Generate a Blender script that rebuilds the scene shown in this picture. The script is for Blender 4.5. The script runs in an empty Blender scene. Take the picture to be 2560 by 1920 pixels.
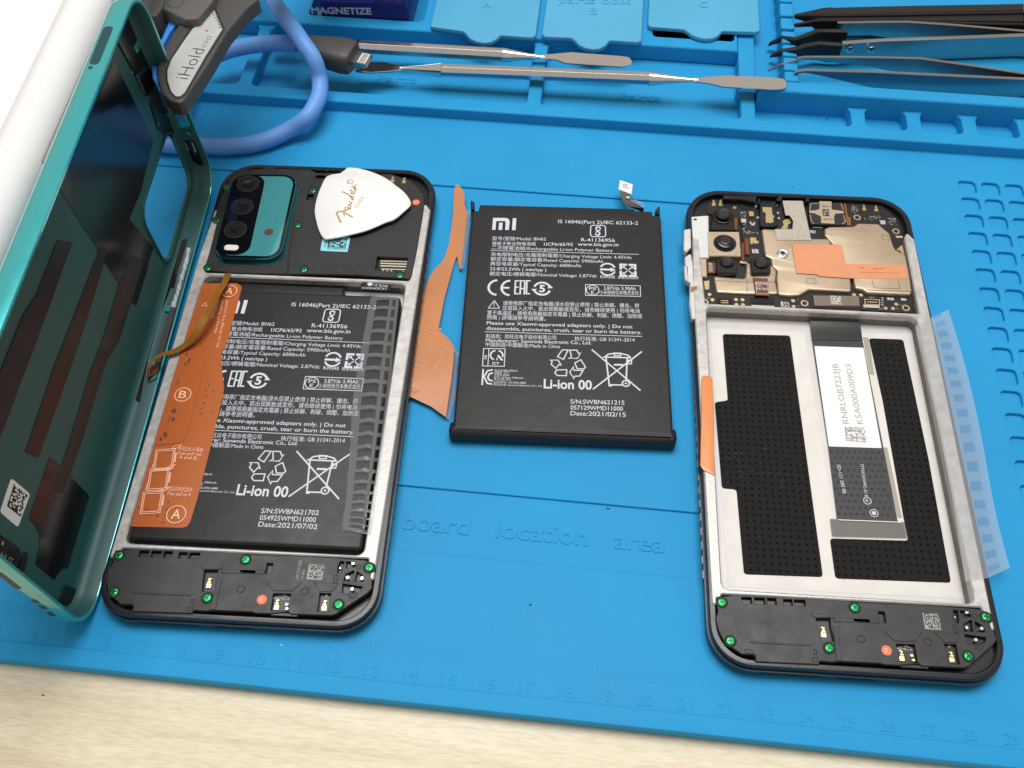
import bpy, math, random
from mathutils import Vector, Matrix, geometry
random.seed(11)
S = 0.001                      # everything below is written in millimetres
scene = bpy.context.scene
COL = scene.collection

# ------------------------------------------------------------------ camera (solved from the photo's ruler, phones and batteries)
CF = 2415.006
CR = [(0.9942851598500085, 0.10663135214880516, -0.005174518427880942),
      (0.08623874871731, -0.8308156046691737, -0.5498257080729013),
      (-0.06292772935451939, 0.5462373980464737, -0.8352633806777188)]
CC = Vector((175.06021, -70.18014, 247.40464))
camd = bpy.data.cameras.new('camera'); cam = bpy.data.objects.new('camera', camd); COL.objects.link(cam)
camd.sensor_width = 36.0; camd.lens = 36.0 * CF / 2560.0; camd.clip_start = 0.01; camd.clip_end = 50
mw = Matrix(((CR[0][0], -CR[1][0], -CR[2][0], CC.x * S), (CR[0][1], -CR[1][1], -CR[2][1], CC.y * S),
             (CR[0][2], -CR[1][2], -CR[2][2], CC.z * S), (0, 0, 0, 1)))
cam.matrix_world = mw
scene.camera = cam

# ------------------------------------------------------------------ light: a lit room, ceiling lamps
world = bpy.data.worlds.new('World'); scene.world = world; world.use_nodes = True
wn = world.node_tree.nodes; wl = world.node_tree.links
bg = wn['Background']; bg.inputs['Strength'].default_value = 1.0
tc = wn.new('ShaderNodeTexCoord'); sx = wn.new('ShaderNodeSeparateXYZ'); rp_ = wn.new('ShaderNodeValToRGB')
wl.new(tc.outputs['Generated'], sx.inputs[0]); wl.new(sx.outputs['Z'], rp_.inputs[0])
rp_.color_ramp.elements[0].position = 0.0; rp_.color_ramp.elements[0].color = (0.35, 0.30, 0.24, 1)
rp_.color_ramp.elements[1].position = 0.85; rp_.color_ramp.elements[1].color = (0.43, 0.425, 0.42, 1); rp_.color_ramp.elements.new(0.55).color = (0.54, 0.455, 0.37, 1)
wl.new(rp_.outputs[0], bg.inputs['Color'])
def lamp(name, loc, target, sx_, sy_, power, col):
    ld = bpy.data.lights.new(name, 'AREA'); ld.shape = 'RECTANGLE'; ld.size = sx_; ld.size_y = sy_; ld.energy = power; ld.color = col
    o = bpy.data.objects.new(name, ld); COL.objects.link(o); o.location = loc
    o.rotation_euler = (Vector(target) - Vector(loc)).to_track_quat('-Z', 'Y').to_euler()
    return o
lamp('ceiling_lamp', (0.12, 0.42, 1.60), (0.16, 0.13, 0.0), 1.10, 0.75, 25, (1.0, 0.99, 0.985))
scene.view_settings.view_transform = 'Standard'; scene.view_settings.look = 'None'
scene.view_settings.exposure = 0.0; scene.view_settings.gamma = 1.0
scene.view_settings.use_curve_mapping = False
scene.render.engine = 'CYCLES'
scene.cycles.max_bounces = 10; scene.cycles.transparent_max_bounces = 16; scene.cycles.caustics_reflective = False; scene.cycles.caustics_refractive = False
scene.cycles.use_denoising = True

# ------------------------------------------------------------------ measuring helpers: a point of the photo laid on a real plane
CROP = {'T1': (360, 0, 500/2212), 'T2': (800, 0, 500/2212), 'T3': (1240, 0, 500/2212), 'T4': (1680, 0, 440/2212), 'T5': (2060, 0, 500/1975),
        'R3': (1680, 760, 880/2028), 'R4': (1720, 1440, 840/2212), 'R2': (1680, 470, 650/2212), 'L5': (440, 380, 700/2212), 'L6': (250, 680, 750/1778),
        'G': (2300, 400, 260/514), 'S1': (1690, 480, 320/2212), 'S2': (1990, 490, 320/1713), 'LM': (500, 400, 360/2212), 'LR': (820, 400, 300/1555),
        'LT': (280, 640, 360/853), 'A1': (240, 1340, 400/2212), 'A2': (600, 1340, 400/2212), 'B1': (1740, 1460, 400/2212), 'B2': (2120, 1460, 400/2212),
        'BR': (1000, 430, 720/1682), 'B3': (1180, 500, 480/2212), 'B4': (1100, 800, 600/2212), 'C1': (0, 0, 440/2212), 'C2': (260, 0, 400/2212),
        'C3': (330, 260, 270/974), 'C4': (0, 280, 340/588), 'C5': (0, 600, 560/1858), 'C6': (0, 1000, 420/1161), 'K1': (0, 0, 860/2212), 'K2': (760, 0, 860/2212), 'P': (0, 0, 1)}
def ray(k, x, y):
    x0, y0, s = CROP[k]
    a = ((x0 + x * s - 1280) / CF, (y0 + y * s - 960) / CF, 1.0)
    return Vector([sum(a[i] * CR[i][j] for i in range(3)) for j in range(3)])
def W3(k, x, y, z):
    d = ray(k, x, y); return CC + d * ((z - CC.z) / d.z)
def W(k, pts, z): return [tuple(W3(k, x, y, z)[:2]) for x, y in pts]
def onplane(k, x, y, P0, n):
    d = ray(k, x, y); return CC + d * ((P0 - CC).dot(n) / d.dot(n))
class Frame:
    def __init__(s, x, y, th, ox, oy):
        c, n = math.cos(th), math.sin(th); s.th = th; s.x0, s.y0, s.ox, s.oy, s.c, s.n = x, y, ox, oy, c, n
        s.org = (x + c * ox - n * oy, y + n * ox + c * oy)
    def p(s, k, pts, z):
        r = []
        for x, y in W(k, pts, z):
            dx, dy = x - s.x0, y - s.y0
            r.append((s.c * dx + s.n * dy - s.ox, -s.n * dx + s.c * dy - s.oy))
        return r
    def q(s, k, x, y, z): return s.p(k, [(x, y)], z)[0]
FL = Frame(70.04512, 72.32433, 0.0500038, 19.3, 15.5)
FR = Frame(230.44488, 75.96826, 0.0420772, 19.3, 15.5)
FB = Frame(151.35825, 116.89028, 0.0652698, 0.0, 0.0)

# ------------------------------------------------------------------ mesh helpers
class MB:
    def __init__(s): s.v = []; s.f = []; s.m = []; s.k = 0
    def add(s, vs, fs, mi=0):
        o = len(s.v); s.v += [tuple(v) for v in vs]; s.f += [[i + o for i in f] for f in fs]; s.m += [mi] * len(fs)
    def dz(s):
        s.k += 1; return 0.004 * (s.k % 12)
def area(p): return 0.5 * sum(p[i][0] * p[(i+1) % len(p)][1] - p[(i+1) % len(p)][0] * p[i][1] for i in range(len(p)))
def ccw(p): return list(p) if area(p) > 0 else list(reversed(p))
def cw(p): return list(reversed(ccw(p)))
def clean(p):
    r = []
    for q in p:
        if not r or (q[0]-r[-1][0])**2 + (q[1]-r[-1][1])**2 > 1e-6: r.append((q[0], q[1]))
    if len(r) > 1 and (r[0][0]-r[-1][0])**2 + (r[0][1]-r[-1][1])**2 < 1e-6: r.pop()
    return r
def inset(p, d):
    n = len(p); r = []
    for i in range(n):
        a, b, c = Vector(p[i-1]), Vector(p[i]), Vector(p[(i+1) % n])
        e1 = (b - a); e2 = (c - b)
        if e1.length < 1e-9 or e2.length < 1e-9: r.append(tuple(b)); continue
        e1.normalize(); e2.normalize()
        n1 = Vector((-e1.y, e1.x)); n2 = Vector((-e2.y, e2.x)); k = 1 + n1.dot(n2)
        m = (n1 + n2) / max(k, 0.35); r.append((b.x + m.x * d, b.y + m.y * d))
    return r
def rr(x0, y0, x1, y1, r, n=5): return rpoly([(x0, y0), (x1, y0), (x1, y1), (x0, y1)], r, n)
def rpoly(p, r, n=4):
    p = clean(p); N = len(p); out = []
    for i in range(N):
        R = r[i] if isinstance(r, (list, tuple)) else r
        b = Vector(p[i]); a = Vector(p[i-1]) - b; c = Vector(p[(i+1) % N]) - b
        la, lc = a.length, c.length
        if R <= 0 or la < 1e-6 or lc < 1e-6: out.append(tuple(b)); continue
        a.normalize(); c.normalize(); ang = math.acos(max(-1, min(1, a.dot(c))))
        if ang > 3.0 or ang < 0.05: out.append(tuple(b)); continue
        t = min(R / math.tan(ang / 2), la * 0.48, lc * 0.48); Re = t * math.tan(ang / 2)
        ctr = b + (a + c).normalized() * (Re / math.sin(ang / 2))
        s = b + a * t - ctr; e = b + c * t - ctr
        a0 = math.atan2(s.y, s.x); a1 = math.atan2(e.y, e.x); da = a1 - a0
        while da > math.pi: da -= 2 * math.pi
        while da < -math.pi: da += 2 * math.pi
        for k in range(n + 1):
            t_ = a0 + da * k / n; out.append((ctr.x + Re * math.cos(t_), ctr.y + Re * math.sin(t_)))
    return clean(out)
def circ(cx, cy, r, n=24, ry=None): return [(cx + r * math.cos(2*math.pi*i/n), cy + (ry or r) * math.sin(2*math.pi*i/n)) for i in range(n)]
def spline(pts, n=8, closed=False):
    P = [Vector(p) for p in pts]; N = len(P); out = []
    rng = range(N) if closed else range(N - 1)
    for i in rng:
        p0 = P[i-1] if (i > 0 or closed) else P[i]; p1 = P[i]; p2 = P[(i+1) % N]
        p3 = P[(i+2) % N] if (i + 2 < N or closed) else p2
        for k in range(n):
            t = k / n
            out.append(0.5 * ((2*p1) + (-p0 + p2)*t + (2*p0 - 5*p1 + 4*p2 - p3)*t*t + (-p0 + 3*p1 - 3*p2 + p3)*t**3))
    if not closed: out.append(P[-1])
    return out
def cap(m, loops, z, up, mi):
    vl = [[Vector((q[0], q[1], 0)) for q in l] for l in loops]
    tris = geometry.tessellate_polygon(vl)
    flat = [q for l in loops for q in l]
    fs = []
    for t in tris:
        a, b, c = (flat[i] for i in t)
        s = (b[0]-a[0])*(c[1]-a[1]) - (c[0]-a[0])*(b[1]-a[1])
        if abs(s) < 1e-10: continue
        fs.append(list(t) if (s > 0) == up else [t[0], t[2], t[1]])
    zf = z if callable(z) else (lambda x, y: z)
    m.add([(q[0], q[1], zf(q[0], q[1])) for q in flat], fs, mi)
def walls(m, loops, mi):          # loops: list of (polygon, z) with equal vertex counts
    n = len(loops[0][0]); vs = []; fs = []
    for p, z in loops:
        zf = z if callable(z) else (lambda x, y, z=z: z)
        vs += [(q[0], q[1], zf(q[0], q[1])) for q in p]
    for l in range(len(loops) - 1):
        for i in range(n):
            j = (i + 1) % n; fs.append([l*n+i, l*n+j, (l+1)*n+j, (l+1)*n+i])
    m.add(vs, fs, mi)
def prism(m, poly, z0, z1, ch=0.0, mi=0, holes=(), bottom=True, chb=0.0, seg=None, hch=0.0, mside=None):
    P = ccw(clean(poly)); H = [cw(clean(h)) for h in holes]
    seg = seg or (3 if ch > 0.35 else 1)
    ms = mi if mside is None else mside
    L = []
    if chb > 0: L.append((inset(P, chb), z0))
    L.append((P, z0 + chb))
    if ch > 0:
        L.append((P, z1 - ch))
        for k in range(1, seg + 1):
            t = math.pi / 2 * k / seg; L.append((inset(P, ch * (1 - math.cos(t))), z1 - ch + ch * math.sin(t)))
    else: L.append((P, z1))
    walls(m, L, ms); top = [L[-1][0]]; bot = [L[0][0]]
    for h in H:
        l = [(h, z0), (h, z1 - hch)]
        if hch > 0: l.append((inset(h, hch), z1))
        walls(m, l, ms); top.append(l[-1][0]); bot.append(h)
    cap(m, top, z1, True, mi)
    if bottom: cap(m, bot, z0, False, mi)
def box(m, x0, y0, z0, x1, y1, z1, ch=0.0, mi=0): prism(m, [(x0, y0), (x1, y0), (x1, y1), (x0, y1)], z0, z1, ch, mi)
def lathe(m, cx, cy, prof, n=24, mi=0):
    vs = []; fs = []
    for r, z in prof: vs += [(cx + r*math.cos(2*math.pi*i/n), cy + r*math.sin(2*math.pi*i/n), z) for i in range(n)]
    for l in range(len(prof) - 1):
        for i in range(n):
            j = (i+1) % n; fs.append([l*n+i, l*n+j, (l+1)*n+j, (l+1)*n+i])
    fs.append([(len(prof)-1)*n + i for i in range(n)]); fs.append([n-1-i for i in range(n)])
    m.add(vs, fs, mi)
def tube(m, path, r, n=14, mi=0, flat=1.0):
    P = [Vector(p) for p in path]; N = len(P); vs = []; fs = []
    T = [(P[min(i+1, N-1)] - P[max(i-1, 0)]).normalized() for i in range(N)]
    up = Vector((0, 0, 1)) if abs(T[0].z) < 0.9 else Vector((1, 0, 0))
    nn = (up - T[0] * up.dot(T[0])).normalized()
    for i in range(N):
        nn = (nn - T[i] * nn.dot(T[i])).normalized(); b = T[i].cross(nn)
        R = r(i / (N - 1)) if callable(r) else r
        for k in range(n):
            a = 2 * math.pi * k / n; vs.append(P[i] + nn * (R * math.cos(a) * flat) + b * (R * math.sin(a)))
    for i in range(N - 1):
        for k in range(n):
            j = (k+1) % n; fs.append([i*n+k, i*n+j, (i+1)*n+j, (i+1)*n+k])
    fs.append([n-1-k for k in range(n)]); fs.append([(N-1)*n+k for k in range(n)])
    m.add(vs, fs, mi)
def ribbon(m, L, R, t, mi=0):
    L = [Vector(p) for p in L]; R = [Vector(p) for p in R]; N = len(L); vs = []; fs = []
    for i in range(N):
        d = L[min(i+1, N-1)] - L[max(i-1, 0)]; nn = d.cross(R[i] - L[i])
        nn = nn.normalized() if nn.length > 1e-9 else Vector((0, 0, 1))
        if nn.z < 0: nn = -nn
        vs += [L[i], R[i], R[i] + nn * t, L[i] + nn * t]
    for i in range(N - 1):
        for k in range(4):
            j = (k+1) % 4; fs.append([i*4+k, i*4+j, (i+1)*4+j, (i+1)*4+k])
    fs.append([3, 2, 1, 0]); fs.append([(N-1)*4+k for k in range(4)])
    m.add(vs, fs, mi)
def stroke(m, pts, w, z, closed=False, mi=0, t=0.02):
    p = clean(pts); z = z + m.dz()
    if closed:
        P = ccw(p); a = inset(P, w/2); b = inset(P, -w/2)
        n = len(P); vs = [(q[0], q[1], z) for q in b] + [(q[0], q[1], z) for q in a]
        m.add(vs, [[i, (i+1) % n, n + (i+1) % n, n + i] for i in range(n)], mi)
    else:
        n = len(p); Lf = []; Rt = []
        for i in range(n):
            a = Vector(p[max(i-1, 0)]); b = Vector(p[i]); c = Vector(p[min(i+1, n-1)])
            e1 = (b-a).normalized() if i > 0 else (c-b).normalized(); e2 = (c-b).normalized() if i < n-1 else e1
            n1 = Vector((-e1.y, e1.x)); n2 = Vector((-e2.y, e2.x)); mm = (n1+n2) / max(1 + n1.dot(n2), 0.4) * (w/2)
            Lf.append((b.x+mm.x, b.y+mm.y, z)); Rt.append((b.x-mm.x, b.y-mm.y, z))
        m.add(Lf + Rt, [[i+1, i, n+i, n+i+1] for i in range(n-1)], mi)
def flatpoly(m, poly, z, mi=0, holes=()): cap(m, [ccw(clean(poly))] + [cw(h) for h in holes], z, True, mi)
_tc = {}
def glyphs(s, bold=0.0, ext=0.0):
    k = (s, bold, ext)
    if k not in _tc:
        cu = bpy.data.curves.new('lettering', 'FONT'); cu.body = s; cu.size = 1; cu.resolution_u = 3; cu.offset = bold; cu.extrude = ext
        o = bpy.data.objects.new('lettering', cu); COL.objects.link(o)
        me = o.evaluated_get(bpy.context.evaluated_depsgraph_get()).to_mesh()
        vs = [tuple(v.co) for v in me.vertices]; fs = [list(p.vertices) for p in me.polygons]
        bpy.data.objects.remove(o); bpy.data.curves.remove(cu)
        x0 = min(v[0] for v in vs); x1 = max(v[0] for v in vs)
        _tc[k] = ([(v[0]-x0, v[1], v[2]) for v in vs], fs, x1 - x0)
    return _tc[k]
def text(m, s, a, b=None, h=1.4, z=0.0, mi=0, bold=0.0, thick=0.0, width=None, ang=None):
    """a: baseline start, b: baseline end (sets direction and width); h: capital height in mm"""
    sy = h / 0.682
    if any(ord(ch_) > 0x2E80 for ch_ in s): bold = 0.0
    vs, fs, w = glyphs(s, bold, 0.0 if not thick else thick / sy)
    if b is not None:
        d = Vector((b[0]-a[0], b[1]-a[1])); wd = d.length; ang = math.atan2(d.y, d.x)
    else:
        wd = width or w * sy; ang = ang or 0.0
    c, n = math.cos(ang), math.sin(ang); kx = wd / w
    m.add([(a[0] + c*x*kx - n*y*sy, a[1] + n*x*kx + c*y*sy, z + zz * sy) for x, y, zz in vs], fs, mi)
def matrixcode(m, x, y, w, h, n, z, mi=0, ang=0.0, seed=1, border=True, dens=0.5):
    r = random.Random(seed); c, s = math.cos(ang), math.sin(ang); cw_, ch_ = w / n, h / n
    for i in range(n):
        j = 0
        while j < n:
            def on(i, j): return (i == 0 or j == 0) if border and (i == 0 or j == 0) else r.random() < dens
            if on(i, j):
                x0, y0, x1, y1 = j*cw_, i*ch_, (j+1)*cw_, (i+1)*ch_
                m.add([(x + c*p - s*q, y + s*p + c*q, z) for p, q in ((x0, y0), (x1, y0), (x1, y1), (x0, y1))], [[0, 1, 2, 3]], mi)
            j += 1
import bmesh
def obj(name, m, mats, parent=None, smooth=28, label=None, cat=None, group=None, kind=None, recalc=True):
    if not isinstance(mats, (list, tuple)): mats = [mats]
    ox = oy = oz = 0.0
    if parent is None and m.v:
        xs = [v[0] for v in m.v]; ys = [v[1] for v in m.v]; zs = [v[2] for v in m.v]
        ox, oy, oz = (min(xs)+max(xs))/2, (min(ys)+max(ys))/2, min(zs)
    me = bpy.data.meshes.new(name)
    me.from_pydata([((v[0]-ox)*S, (v[1]-oy)*S, (v[2]-oz)*S) for v in m.v], [], m.f)
    for mt in mats: me.materials.append(mt)
    me.polygons.foreach_set('material_index', m.m)
    if recalc:
        bm = bmesh.new(); bm.from_mesh(me); bmesh.ops.remove_doubles(bm, verts=bm.verts, dist=1e-7)
        bmesh.ops.recalc_face_normals(bm, faces=bm.faces); bm.to_mesh(me); bm.free()
    me.update()
    if smooth:
        me.shade_smooth(); me.set_sharp_from_angle(angle=math.radians(smooth))
    o = bpy.data.objects.new(name, me); COL.objects.link(o)
    if parent is not None: o.parent = parent
    else: o.location = (ox*S, oy*S, oz*S)
    tag(o, label, cat, group, kind)
    return o
def tag(o, label=None, cat=None, group=None, kind=None):
    if label: o['label'] = label
    if cat: o['category'] = cat
    if group: o['group'] = group
    if kind: o['kind'] = kind
def thing(name, label, cat, loc=(0, 0, 0), rotz=0.0, group=None):
    o = bpy.data.objects.new(name, None); COL.objects.link(o); o.empty_display_size = 0.01
    o.location = [c * S for c in loc]; o.rotation_euler = (0, 0, rotz); tag(o, label, cat, group)
    return o

# ------------------------------------------------------------------ materials
def srgb(r, g, b):
    f = lambda c: ((c/255)/12.92 if c/255 <= 0.04045 else ((c/255+0.055)/1.055)**2.4)
    return (f(r), f(g), f(b))
def mat(name, col, rough=0.5, metal=0.0, var=0.0, vscale=120.0, bump=0.0, bscale=3000.0, rvar=0.0, spec=0.5, coat=0.0, alpha=1.0, trans=0.0, sheen=0.0, stretch=None, col2=None, ior=1.5):
    mt = bpy.data.materials.new(name); mt.use_nodes = True; nt = mt.node_tree; N = nt.nodes; Lk = nt.links
    b = N['Principled BSDF']; b.inputs['Base Color'].default_value = (*col, 1); b.inputs['Roughness'].default_value = rough
    b.inputs['Metallic'].default_value = metal; b.inputs['Specular IOR Level'].default_value = spec; b.inputs['Coat Weight'].default_value = coat
    b.inputs['Coat Roughness'].default_value = 0.05; b.inputs['Alpha'].default_value = alpha; b.inputs['Transmission Weight'].default_value = trans; b.inputs['IOR'].default_value = ior
    tcn = N.new('ShaderNodeTexCoord'); src = tcn.outputs['Object']
    if stretch:
        mp = N.new('ShaderNodeMapping'); mp.inputs['Scale'].default_value = stretch; Lk.new(src, mp.inputs[0]); src = mp.outputs[0]
    if var > 0 or rvar > 0:
        nz = N.new('ShaderNodeTexNoise'); nz.inputs['Scale'].default_value = vscale; nz.inputs['Detail'].default_value = 6; nz.inputs['Roughness'].default_value = 0.65
        Lk.new(src, nz.inputs['Vector'])
        if var > 0:
            r = N.new('ShaderNodeValToRGB'); c2 = col2 or tuple(min(1, c * (1 + var)) for c in col)
            r.color_ramp.elements[0].position = 0.35; r.color_ramp.elements[0].color = (*[c * (1 - var) for c in col], 1)
            r.color_ramp.elements[1].position = 0.65; r.color_ramp.elements[1].color = (*c2, 1)
            Lk.new(nz.outputs['Fac'], r.inputs[0]); Lk.new(r.outputs[0], b.inputs['Base Color'])
        if rvar > 0:
            mr = N.new('ShaderNodeMapRange'); mr.inputs['From Min'].default_value = 0.3; mr.inputs['From Max'].default_value = 0.7
            mr.inputs['To Min'].default_value = max(0.02, rough - rvar); mr.inputs['To Max'].default_value = min(1, rough + rvar)
            Lk.new(nz.outputs['Fac'], mr.inputs['Value']); Lk.new(mr.outputs[0], b.inputs['Roughness'])
    if bump > 0:
        n2 = N.new('ShaderNodeTexNoise'); n2.inputs['Scale'].default_value = bscale; n2.inputs['Detail'].default_value = 3
        Lk.new(src, n2.inputs['Vector'])
        bp = N.new('ShaderNodeBump'); bp.inputs['Strength'].default_value = bump; bp.inputs['Distance'].default_value = 0.0002
        Lk.new(n2.outputs['Fac'], bp.inputs['Height']); Lk.new(bp.outputs[0], b.inputs['Normal'])
    return mt
def dust(mt, scale, size, col):
    """sparse pale dust specks and faint smudges on an existing material"""
    nt = mt.node_tree; N = nt.nodes; L = nt.links; b = N['Principled BSDF']
    src = b.inputs['Base Color'].links[0].from_socket
    tcn = N.new('ShaderNodeTexCoord'); vo = N.new('ShaderNodeTexVoronoi'); vo.inputs['Scale'].default_value = scale; L.new(tcn.outputs['Object'], vo.inputs['Vector'])
    sep = N.new('ShaderNodeSeparateColor'); L.new(vo.outputs['Color'], sep.inputs[0])
    th = N.new('ShaderNodeMath'); th.operation = 'MULTIPLY'; th.inputs[1].default_value = size; L.new(sep.outputs[0], th.inputs[0])
    lt = N.new('ShaderNodeMath'); lt.operation = 'LESS_THAN'; L.new(vo.outputs['Distance'], lt.inputs[0])
    pw = N.new('ShaderNodeMath'); pw.operation = 'POWER'; pw.inputs[1].default_value = 4.0; L.new(sep.outputs[1], pw.inputs[0])
    m2 = N.new('ShaderNodeMath'); m2.operation = 'MULTIPLY'; L.new(th.outputs[0], m2.inputs[0]); L.new(pw.outputs[0], m2.inputs[1]); L.new(m2.outputs[0], lt.inputs[1])
    sm = N.new('ShaderNodeTexNoise'); sm.inputs['Scale'].default_value = 14; sm.inputs['Detail'].default_value = 8; sm.inputs['Roughness'].default_value = 0.7; L.new(tcn.outputs['Object'], sm.inputs['Vector'])
    sr = N.new('ShaderNodeMapRange'); sr.inputs['From Min'].default_value = 0.5; sr.inputs['From Max'].default_value = 0.8; sr.inputs['To Max'].default_value = 0.16; L.new(sm.outputs['Fac'], sr.inputs['Value'])
    mx = N.new('ShaderNodeMix'); mx.data_type = 'RGBA'; L.new(sr.outputs[0], mx.inputs[0]); L.new(src, mx.inputs[6]); mx.inputs[7].default_value = (0.05, 0.33, 0.56, 1)
    mx2 = N.new('ShaderNodeMix'); mx2.data_type = 'RGBA'; L.new(lt.outputs[0], mx2.inputs[0]); L.new(mx.outputs[2], mx2.inputs[6]); mx2.inputs[7].default_value = (*col, 1)
    L.new(mx2.outputs[2], b.inputs['Base Color'])
def film(name, col, tint, opacity, rough=0.25, spec=0.5):
    """thin tinted plastic film: part see-through, part surface"""
    mt = bpy.data.materials.new(name); mt.use_nodes = True; nt = mt.node_tree; N = nt.nodes; Lk = nt.links
    b = N['Principled BSDF']; b.inputs['Base Color'].default_value = (*col, 1); b.inputs['Roughness'].default_value = rough; b.inputs['Specular IOR Level'].default_value = spec
    tr = N.new('ShaderNodeBsdfTransparent'); tr.inputs['Color'].default_value = (*tint, 1)
    mx = N.new('ShaderNodeMixShader'); mx.inputs[0].default_value = opacity
    Lk.new(tr.outputs[0], mx.inputs[1]); Lk.new(b.outputs[0], mx.inputs[2]); Lk.new(mx.outputs[0], N['Material Output'].inputs['Surface'])
    return mt
MAT = {}
MAT['silicone'] = mat('blue_silicone', (0.020, 0.298, 0.605), 0.55, var=0.05, vscale=22, bump=0.12, bscale=4500, rvar=0.08, spec=0.16)
dust(MAT['silicone'], 55, 0.045, (0.30, 0.55, 0.72))
MAT['lid'] = mat('sheen_painted_silicone', (0.085, 0.385, 0.61), 0.5, var=0.04, vscale=40, bump=0.1, bscale=4500, spec=0.3)  # grazing sheen of the lids painted in as a paler blue
MAT['desk'] = None
MAT['black_plastic'] = mat('matte_black_plastic', (0.012, 0.012, 0.013), 0.42, bump=0.18, bscale=7000, rvar=0.08, vscale=250)
MAT['frame_black'] = mat('navy_black_frame', (0.007, 0.008, 0.012), 0.3, bump=0.05, bscale=4000, rvar=0.08)
MAT['hole'] = mat('painted_recess_shade', (0.003, 0.003, 0.003), 0.7)  # painted shade of recesses; wells and grooves are laid flat
MAT['magnesium'] = mat('grey_magnesium', (0.50, 0.49, 0.47), 0.42, 0.35, var=0.14, vscale=330, bump=0.25, bscale=900, rvar=0.1)
MAT['edge_metal'] = mat('grey_edge_metal', (0.20, 0.20, 0.20), 0.4, 0.6)  # grey metal of the small dashes along the phone sides
MAT['well'] = mat('pale_metal_tray', (0.60, 0.585, 0.57), 0.5, 0.2, var=0.05, vscale=90, bump=0.06, bscale=1500, rvar=0.06)
MAT['tape_white'] = mat('off_white_adhesive', (0.70, 0.675, 0.635), 0.5, var=0.05, vscale=150)
MAT['pouch'] = mat('black_battery_pouch', (0.015, 0.015, 0.0155), 0.42, spec=0.35, bump=0.55, bscale=140, rvar=0.06, vscale=120)
MAT['print'] = mat('white_print', (0.60, 0.63, 0.70), 0.5)
MAT['printgrey'] = mat('grey_print', (0.33, 0.32, 0.29), 0.5)
MAT['green'] = mat('green_anodised_screw', (0.03, 0.42, 0.12), 0.22, 0.75, bump=0.3, bscale=6000)
MAT['greendark'] = mat('green_recess_shade', (0.004, 0.10, 0.025), 0.35, 0.6)
MAT['gold'] = mat('gold_contact', (0.78, 0.60, 0.33), 0.28, 0.95, bump=0.2, bscale=4000)
MAT['silver'] = mat('bright_pin_metal', (0.72, 0.71, 0.69), 0.24, 0.95, bump=0.2, bscale=3000)
MAT['orange_dot'] = mat('orange_tamper_sticker', (0.82, 0.17, 0.06), 0.5)
MAT['paper'] = mat('white_paper', (0.80, 0.81, 0.82), 0.6)
MAT['orange_film'] = film('orange_pull_tab_film', (0.60, 0.18, 0.042), (1.0, 0.47, 0.16), 0.6, 0.3)
MAT['orange_film_back'] = mat('orange_film_loose', (0.53, 0.215, 0.085), 0.36, var=0.06, vscale=60, bump=0.1, bscale=500)
MAT['pinkprint'] = mat('pink_film_print', (0.95, 0.52, 0.36), 0.5)
MAT['clear_film'] = film('clear_plastic_film', (0.55, 0.56, 0.57), (0.93, 0.94, 0.95), 0.19, 0.10, 0.8)
MAT['haze_film'] = film('milky_plastic_film', (0.62, 0.63, 0.65), (0.95, 0.96, 0.97), 0.31, 0.28)
MAT['graphite'] = mat('black_graphite_pad', (0.014, 0.014, 0.0138), 0.75, spec=0.12, bump=0.1, bscale=3000)
MAT['dimple'] = mat('graphite_dimple', (0.005, 0.005, 0.005), 0.8, spec=0.08)
MAT['flexblack'] = mat('glossy_black_flex', (0.008, 0.008, 0.008), 0.25)
MAT['flexbrown'] = mat('brown_copper_flex', (0.16, 0.055, 0.02), 0.3)
MAT['flexamber'] = mat('amber_polyimide_flex', (0.26, 0.105, 0.014), 0.16, coat=0.8)
MAT['pcb'] = mat('black_circuit_board', (0.010, 0.010, 0.011), 0.35, bump=0.08, bscale=3000)
MAT['shield'] = mat('champagne_shield_metal', (0.57, 0.455, 0.33), 0.37, 0.7, rvar=0.05, bump=0.04, bscale=900)
MAT['copper'] = mat('copper_coloured_tape', (0.70, 0.30, 0.15), 0.42, 0.25, bump=0.3, bscale=260, var=0.05, vscale=90)
MAT['fabric_tape'] = mat('grey_conductive_fabric', (0.46, 0.42, 0.35), 0.65, 0.2, bump=0.35, bscale=2600, var=0.1, vscale=900)
MAT['lens_black'] = mat('black_lens_barrel', (0.008, 0.008, 0.008), 0.3)
MAT['lens_glass'] = mat('dark_lens_glass', (0.010, 0.011, 0.013), 0.04, spec=0.9, coat=0.6)
MAT['teal'] = mat('teal_cover_inside', (0.020, 0.098, 0.096), 0.45, var=0.05, vscale=60, bump=0.05, bscale=2500)
MAT['teal_wall'] = mat('teal_cover_side', (0.05, 0.46, 0.48), 0.18, 0.45, coat=0.8, rvar=0.03)
MAT['teal_glass'] = mat('teal_mirror_glass', (0.11, 0.50, 0.53), 0.04, 0.5, coat=1.0)
MAT['teal_ring'] = mat('teal_metal_ring', (0.03, 0.22, 0.25), 0.15, 0.9, coat=0.5)
MAT['blackglass'] = mat('black_camera_glass', (0.004, 0.004, 0.005), 0.03, coat=0.5, spec=0.6)
MAT['flash'] = mat('pearl_flash_lens', (0.85, 0.80, 0.72), 0.12, coat=1.0, bump=1.0, bscale=1500)
MAT['blackfilm'] = mat('glossy_black_cover_film', (0.006, 0.006, 0.008), 0.2, bump=0.5, bscale=70, spec=0.5)
MAT['brownfilm'] = mat('dark_brown_adhesive_strip', (0.013, 0.0085, 0.007), 0.34)
MAT['white_pick'] = mat('white_celluloid_pick', (0.90, 0.89, 0.87), 0.25, coat=0.4)
MAT['goldprint'] = mat('gold_foil_print', (0.50, 0.33, 0.08), 0.4, 0.5)
MAT['cyan_label'] = mat('pale_cyan_label', (0.26, 0.68, 0.76), 0.55)
MAT['ink'] = mat('black_ink', (0.012, 0.012, 0.012), 0.6)
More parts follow.
